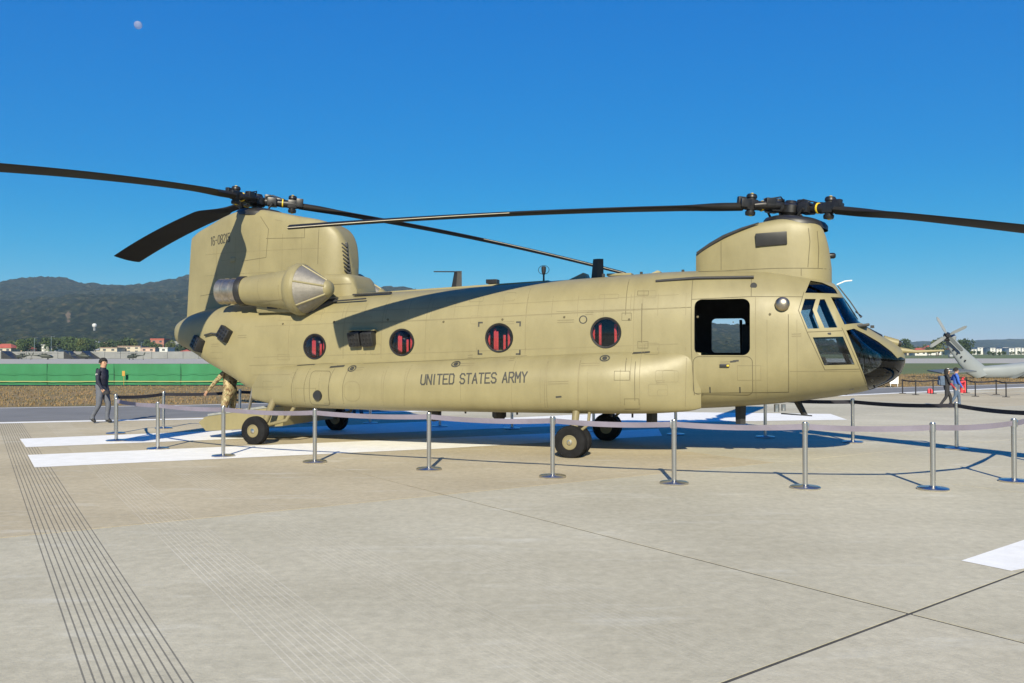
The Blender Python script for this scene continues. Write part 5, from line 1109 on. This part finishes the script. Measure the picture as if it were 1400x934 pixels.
# blast walls with parked helicopters in front
wall = empty('blast_wall', (-120, 262, 0)); tag(wall, 'long grey concrete blast wall across the airfield', 'wall')
for k in range(30):
    x0 = -215 + k * 5.0; MB().box((x0 + 2.47 + 120 - 0, 0, 1.15), (4.92, .6, 2.3 + .12 * math.sin(k * 2.1)), None, .05).build('wall_panel', 'concw', wall)
for px in (20, 104, 128):
    x_ = (px - 700) / FPX * 262; r_ = mesh_obj('wall_buttress', [(x_ + 120 - 1.2, -.4, 0), (x_ + 120 + 2.6, -.4, 0), (x_ + 120 - 1.2, -.4, 2.5), (x_ + 120 - 1.2, -5, 0), (x_ + 120 + 2.6, -5, 0), (x_ + 120 - 1.2, -5, 2.5)], [(0, 1, 2), (5, 4, 3), (0, 3, 4, 1), (1, 4, 5, 2), (2, 5, 3, 0)], 'black', wall)
M['olive'] = mat('dark_olive_paint', (0.035, 0.042, 0.032), 0.6, var=0.2, scale=1)
def small_heli(name, mt):
    r_ = empty(name)
    tab = [(-7.2, 2.2, 2.35, .08), (-5, 1.95, 2.4, .2), (-2.4, 1.5, 2.6, .45), (-1.6, 0.9, 2.7, .9), (1.4, .7, 2.6, 1.05), (2.6, .75, 2.3, .95), (3.4, .9, 1.8, .6), (3.8, 1.15, 1.5, .2)]
    vs, fs = loft_rings([superring(x, 0, w_, zb, (zb + zt) / 2, zt, 2.8, 2.8, 16) for x, zb, zt, w_ in tab]); mesh_obj('fuselage', vs, fs, mt, r_, 40)
    MB().box((-.4, 0, 2.85), (2.6, .9, .5), None, .15).build('engine_deck', mt, r_, 40); MB().tube([(0, 0, 3), (0, 0, 3.5)], .12, 8).build('mast', 'hub', r_)
    for k in range(4):
        a = k * math.pi / 2 + .5; q = MB().box((3.9, 0, 0), (7.6, .5, .06)).build('rotor_blade', 'blade', r_); q.rotation_euler = (0, R(2.5), a); q.location = (0, 0, 3.5)
    MB().add([(-7.3, -.06, 2.2), (-6.5, -.06, 2.2), (-7.9, -.06, 3.7), (-7.4, -.06, 3.7), (-7.3, .06, 2.2), (-6.5, .06, 2.2), (-7.9, .06, 3.7), (-7.4, .06, 3.7)], [(0, 1, 3, 2), (4, 6, 7, 5), (0, 2, 6, 4), (1, 5, 7, 3), (2, 3, 7, 6), (0, 4, 5, 1)]).build('tail_fin', mt, r_)
    for sg in (-1, 1): MB().lathe([(0, -.12), (.3, -.12), (.33, 0), (.3, .12), (0, .12)], 'y', (1.2, sg * 1.2, .33), 14).build('wheel', 'tyre', r_)
    MB().lathe([(0, -.08), (.2, -.08), (.22, 0), (.2, .08), (0, .08)], 'y', (-6.6, 0, .22), 12).tube([(-6.6, 0, .2), (-6.4, 0, 2.1)], .06, 6).build('tail_wheel', 'tyre', r_)
    MB().box((2.7, 0, 1.95), (.9, 1.5, .5), (0, R(30), 0), .1).build('windscreen', 'winglass', r_, 40)
    return r_
sh0 = small_heli('parked_helicopter', 'olive'); first = True
for px, d_, rz_, lab in ((62, 236, 0.4, 'dark olive helicopter parked by the blast wall'), (182, 230, 2.8, 'dark olive helicopter parked by the blast wall'), (30, 245, 2.9, 'dark olive helicopter parked by the blast wall'), (115, 250, 0.2, 'dark olive helicopter parked by the blast wall')):
    r_ = sh0 if first else copy_tree(sh0); first = False; r_.location = ((px - 700) / FPX * d_, d_, -0.03); r_.rotation_euler = (0, 0, rz_); r_.scale = (.55, .55, .55); tag(r_, lab, 'helicopter', 'dark helicopters parked by the blast wall')
# grey helicopter tail on the right
M['greyp'] = mat('grey_paint', (0.21, 0.235, 0.25), 0.5, var=0.06, scale=.8); M['greyd'] = mat('dark_grey_paint', (0.10, 0.115, 0.125), 0.55, var=0.1, scale=.8)
GD = 63.0; gh = empty('grey_helicopter', ((1290 - 700) / FPX * GD, GD, 0), R(0)); tag(gh, 'light grey naval helicopter with raised tail rotor parked behind the rope line', 'helicopter')
def gp(px, py): return ((px - 1290) / FPX * GD, CAMH + (HOR - py) * GD / FPX)
hx_, hz_ = 0.0, gp(1290, 459)[1]
tl = [gp(1298, 460), gp(1307, 478), gp(1322, 492), gp(1338, 507)]       # leading side of tail pylon
ring_ = []
for (x, z), wx, wy in zip([gp(1297, 462), gp(1306, 476), gp(1320, 492), gp(1334, 506), gp(1345, 513)], [.42, .62, .80, .95, .9], [.18, .2, .25, .3, .35]):
    tt = np.arange(20) / 20 * 2 * math.pi; ring_.append(np.stack([x + wx * np.cos(tt) * .75, wy * np.sin(tt), z + wx * np.cos(tt) * -.15 + 0 * tt + wx * np.cos(tt) * .45], 1))
vs, fs = loft_rings(ring_); mesh_obj('tail_pylon', vs, fs, 'greyp', gh, 45)
tb_ = [gp(1330, 508), gp(1345, 509), gp(1372, 508), gp(1400, 506), gp(1470, 500), gp(1560, 494)]
ring_ = [superring(x, 0, w_, z - hz2, z, z + hz2, 2.4, 2.4, 20) for (x, z), w_, hz2 in zip(tb_, (.15, .35, .45, .52, .75, .95), (.25, .48, .55, .62, .8, 1.0))]
vs, fs = loft_rings(ring_); mesh_obj('tail_boom', vs, fs, 'greyp', gh, 45)
x5, z5 = gp(1560, 494); vs, fs = loft_rings([superring(x5 + dx, 0, w_, zb, 1.7, zt, 3, 3, 20) for dx, w_, zb, zt in ((-.6, .8, .9, 2.5), (.8, 1.1, .6, 2.9), (4.5, 1.15, .55, 2.9), (6.2, 1.0, .6, 2.5), (7.2, .5, .9, 1.7))]); mesh_obj('cabin', vs, fs, 'greyp', gh, 40)
mesh_obj('walk_stripe', [(gp(1366, 520)[0], -.50, gp(1366, 520)[1]), (gp(1376, 520)[0], -.52, gp(1376, 520)[1]), (gp(1402, 508)[0], -.56, gp(1402, 508)[1]), (gp(1396, 507)[0], -.55, gp(1396, 507)[1])], [(0, 1, 2, 3)], 'greyd', gh)
MB().tube([(hx_ + .2, -.15, hz_), (hx_ - .05, -.55, hz_)], [.28, .2], 14).tube([(hx_, -.45, hz_), (hx_ - .02, -.7, hz_)], .14, 12).box((hx_ + .1, -.35, hz_ - .25), (.5, .3, .3), None, .06).build('tail_rotor_hub', 'hub', gh, 40)
for px, py in ((1275, 433), (1326, 442), (1262, 477), (1312, 482)):
    tx, tz = gp(px, py); d = Vector((tx - hx_, 0, tz - hz_)); L_ = 1.66; d.normalize(); n_ = Vector((-d.z, 0, d.x)); c0 = Vector((hx_, -.62, hz_)); vs = []
    for r_, w_ in ((.2, .07), (.45, .12), (1.45, .12), (1.62, .06)):
        for s1, dy in ((-1, .05), (1, -.03)): vs += [(c0 + d * r_ + n_ * w_ * s1 + Vector((0, dy, 0)))[:], (c0 + d * r_ + n_ * w_ * s1 + Vector((0, dy + .03, 0)))[:]]
    fs = []
    for i in range(3):
        b_ = i * 4
        for q in ((0, 2, 6, 4), (1, 5, 7, 3), (0, 4, 5, 1), (2, 3, 7, 6)): fs.append(tuple(b_ + k for k in q))
    fs += [(0, 1, 3, 2), (12, 14, 15, 13)]; mesh_obj('tail_rotor_blade', vs, fs, 'greyp' if py < 470 else 'greyd', gh)
s0 = gp(1270, 508); s1 = gp(1318, 504)
MB().box((gp(1292, 507)[0], -.9, gp(1292, 507)[1]), (2.6, 2.2, .10), (R(4), R(-3), 0), .04).build('stabilator', 'greyd', gh, 40); MB().lathe([(0, -.12), (.3, -.12), (.33, 0), (.3, .12), (0, .12)], 'y', (gp(1397, 530)[0], -.1, .33), 18).tube([(gp(1397, 530)[0], -.1, .35), (gp(1392, 512)[0], -.1, gp(1392, 512)[1])], .09, 8).build('tail_wheel', 'tyre', gh, 40)
MB().lathe([(0, -.15), (.12, -.1), (.16, .1), (0, .3)], 'x', (gp(1303, 487)[0] - .35, -.25, gp(1303, 487)[1]), 12).build('tail_sensor', 'greyp', gh, 40); MB().lathe([(0, -.2), (.2, -.1), (.24, .15), (.1, .35), (0, .38)], 'z', (gp(1303, 463)[0], 0, gp(1303, 463)[1]), 14).build('gearbox_cap', 'greyp', gh, 40)
for k in range(4): MB().box((gp(1303 + 5 * k, 478 + 5 * k)[0] - .1, -.28 - .02 * k, gp(1303, 478 + 5 * k)[1]), (.12, .03, .12)).build('pylon_vent', 'hub', gh)
# black rope line in front of it
bl = [(1233.6, 538), (1251.5, 540), (1275.4, 538.5), (1321, 537.5), (1333, 542), (1361.6, 539.5), (1375, 543), (1412, 541)]
pp = [gr(*p) for p in bl]; bps = []
for p in pp: bps.append(stanchion('rope_post', p[0], p[1], 'slim black post of the rope line before the grey helicopter', 'black posts of the far rope line', 'dark', 0.72))
for i in range(len(pp) - 1): belt(bps[i], (*pp[i], 0), (*pp[i + 1], 0), (30, 80, 0), 0.872 * .72, .06, .02, ('belt_in', 'belt_in'))
# small things by the nose
x_, y_ = gr(1222, 528.5); o = MB().box((0, 0, .58), (.50, .04, .86), None, .01).tube([(-.2, 0, 0), (-.2, 0, .3)], .02, 6).tube([(.2, 0, 0), (.2, 0, .3)], .02, 6).build('sign_board', 'white'); o.location = (x_, y_, 0); tag(o, 'small white sign board standing on the grass edge by the nose', 'sign')
x_, y_ = gr(1271, 538); o = MB().box((0, 0, .10), (.22, .14, .18), None, .03).tube([(-.07, 0, .18), (-.03, 0, .25), (.03, 0, .25), (.07, 0, .18)], .012, 6).build('red_bag', 'red', None, 40); o.location = (x_, y_, 0); tag(o, 'small red bag on the ground beside a black rope post', 'bag')
x_, y_ = gr(1316, 537); o = MB().lathe([(0, 0), (.12, 0), (.125, .02), (.125, .52), (.11, .60), (.05, .66), (.045, .72), (0, .73)], 'z', (0, 0, 0), 20).box((0, -.05, .74), (.06, .16, .03), None, .008).build('fire_extinguisher', 'red', None, 40); o.location = (x_, y_, 0); tag(o, 'red fire extinguisher standing behind the walkers', 'fire extinguisher')
# white guard rail over the grass on the right
x_, y_ = gr(1225, 512); gr_ = empty('guard_rail', (22, 72, 0)); tag(gr_, 'white two-post guard rail over the grass by the nose', 'guard rail')
for k in range(5): MB().tube([(k * 2.6, k * .9, 0), (k * 2.6, k * .9, .95)], .03, 8).build('rail_post', 'white', gr_)
MB().tube([(0, 0, .93), (10.4, 3.6, .93)], .03, 8).build('rail', 'white', gr_)
# moon
md = 9000.0; mz = CAMH + (HOR - 32) * md / FPX; bmx = bmesh.new(); bmesh.ops.create_uvsphere(bmx, u_segments=24, v_segments=16, radius=5.4 * md / FPX)
M['moon'] = mat('moon_grey', (0.55, 0.52, 0.60), 1.0, scale=0.03, col2=(0.38, 0.36, 0.46))
mnt = M['moon'].node_tree; mxs = mnt.nodes.new('ShaderNodeMixShader'); mxs.inputs[0].default_value = 0.32; trm = mnt.nodes.new('ShaderNodeBsdfTransparent')
mnt.links.new(trm.outputs[0], mxs.inputs[1]); mnt.links.new(mnt.nodes['Principled BSDF'].outputs[0], mxs.inputs[2]); mnt.links.new(mxs.outputs[0], mnt.nodes['Material Output'].inputs[0])
mo = MB().bm(bmx).build('moon', 'moon', None, 60); mo.location = ((186 - 700) / FPX * md, md, mz); tag(mo, 'pale daytime moon high in the blue sky', 'moon')

# haze over the airfield
hz = MB().box((0, 2850, 142), (10200, 6500, 290)).build('haze', None); hz['kind'] = 'stuff'
hm = bpy.data.materials.new('haze_air'); hm.use_nodes = True; nt = hm.node_tree
for n_ in list(nt.nodes): nt.nodes.remove(n_)
ho = nt.nodes.new('ShaderNodeOutputMaterial'); pv = nt.nodes.new('ShaderNodeVolumePrincipled'); pv.inputs['Color'].default_value = (0.55, 0.78, 1.0, 1); pv.inputs['Density'].default_value = 0.00011; pv.inputs['Anisotropy'].default_value = 0.0
nt.links.new(pv.outputs[0], ho.inputs['Volume']); hz.data.materials.append(hm)

for j in range(ny):
    xr = float((133 - 700) / FPX * gy[j]); zr = ground_z(xr, gy[j] + .1)
    if zr >= CAMH + (HOR - 452) * gy[j] / FPX:
        r_ = empty('white_dome', (xr, float(gy[j]) - 8, zr - 3)); tag(r_, 'small white dome standing out of the trees on the wooded slope', 'dome')
        MB().lathe([(0, 0), (1.6, 0), (1.6, 5), (0, 5)], 'z', (0, 0, 0), 14).build('tower', 'concw', r_, 40); MB().lathe([(0, 5), (2.2, 5), (3.0, 6.5), (2.9, 8.2), (1.8, 9.6), (0, 10.0)], 'z', (0, 0, 0), 20).build('dome_cap', 'whitew', r_, 50); break
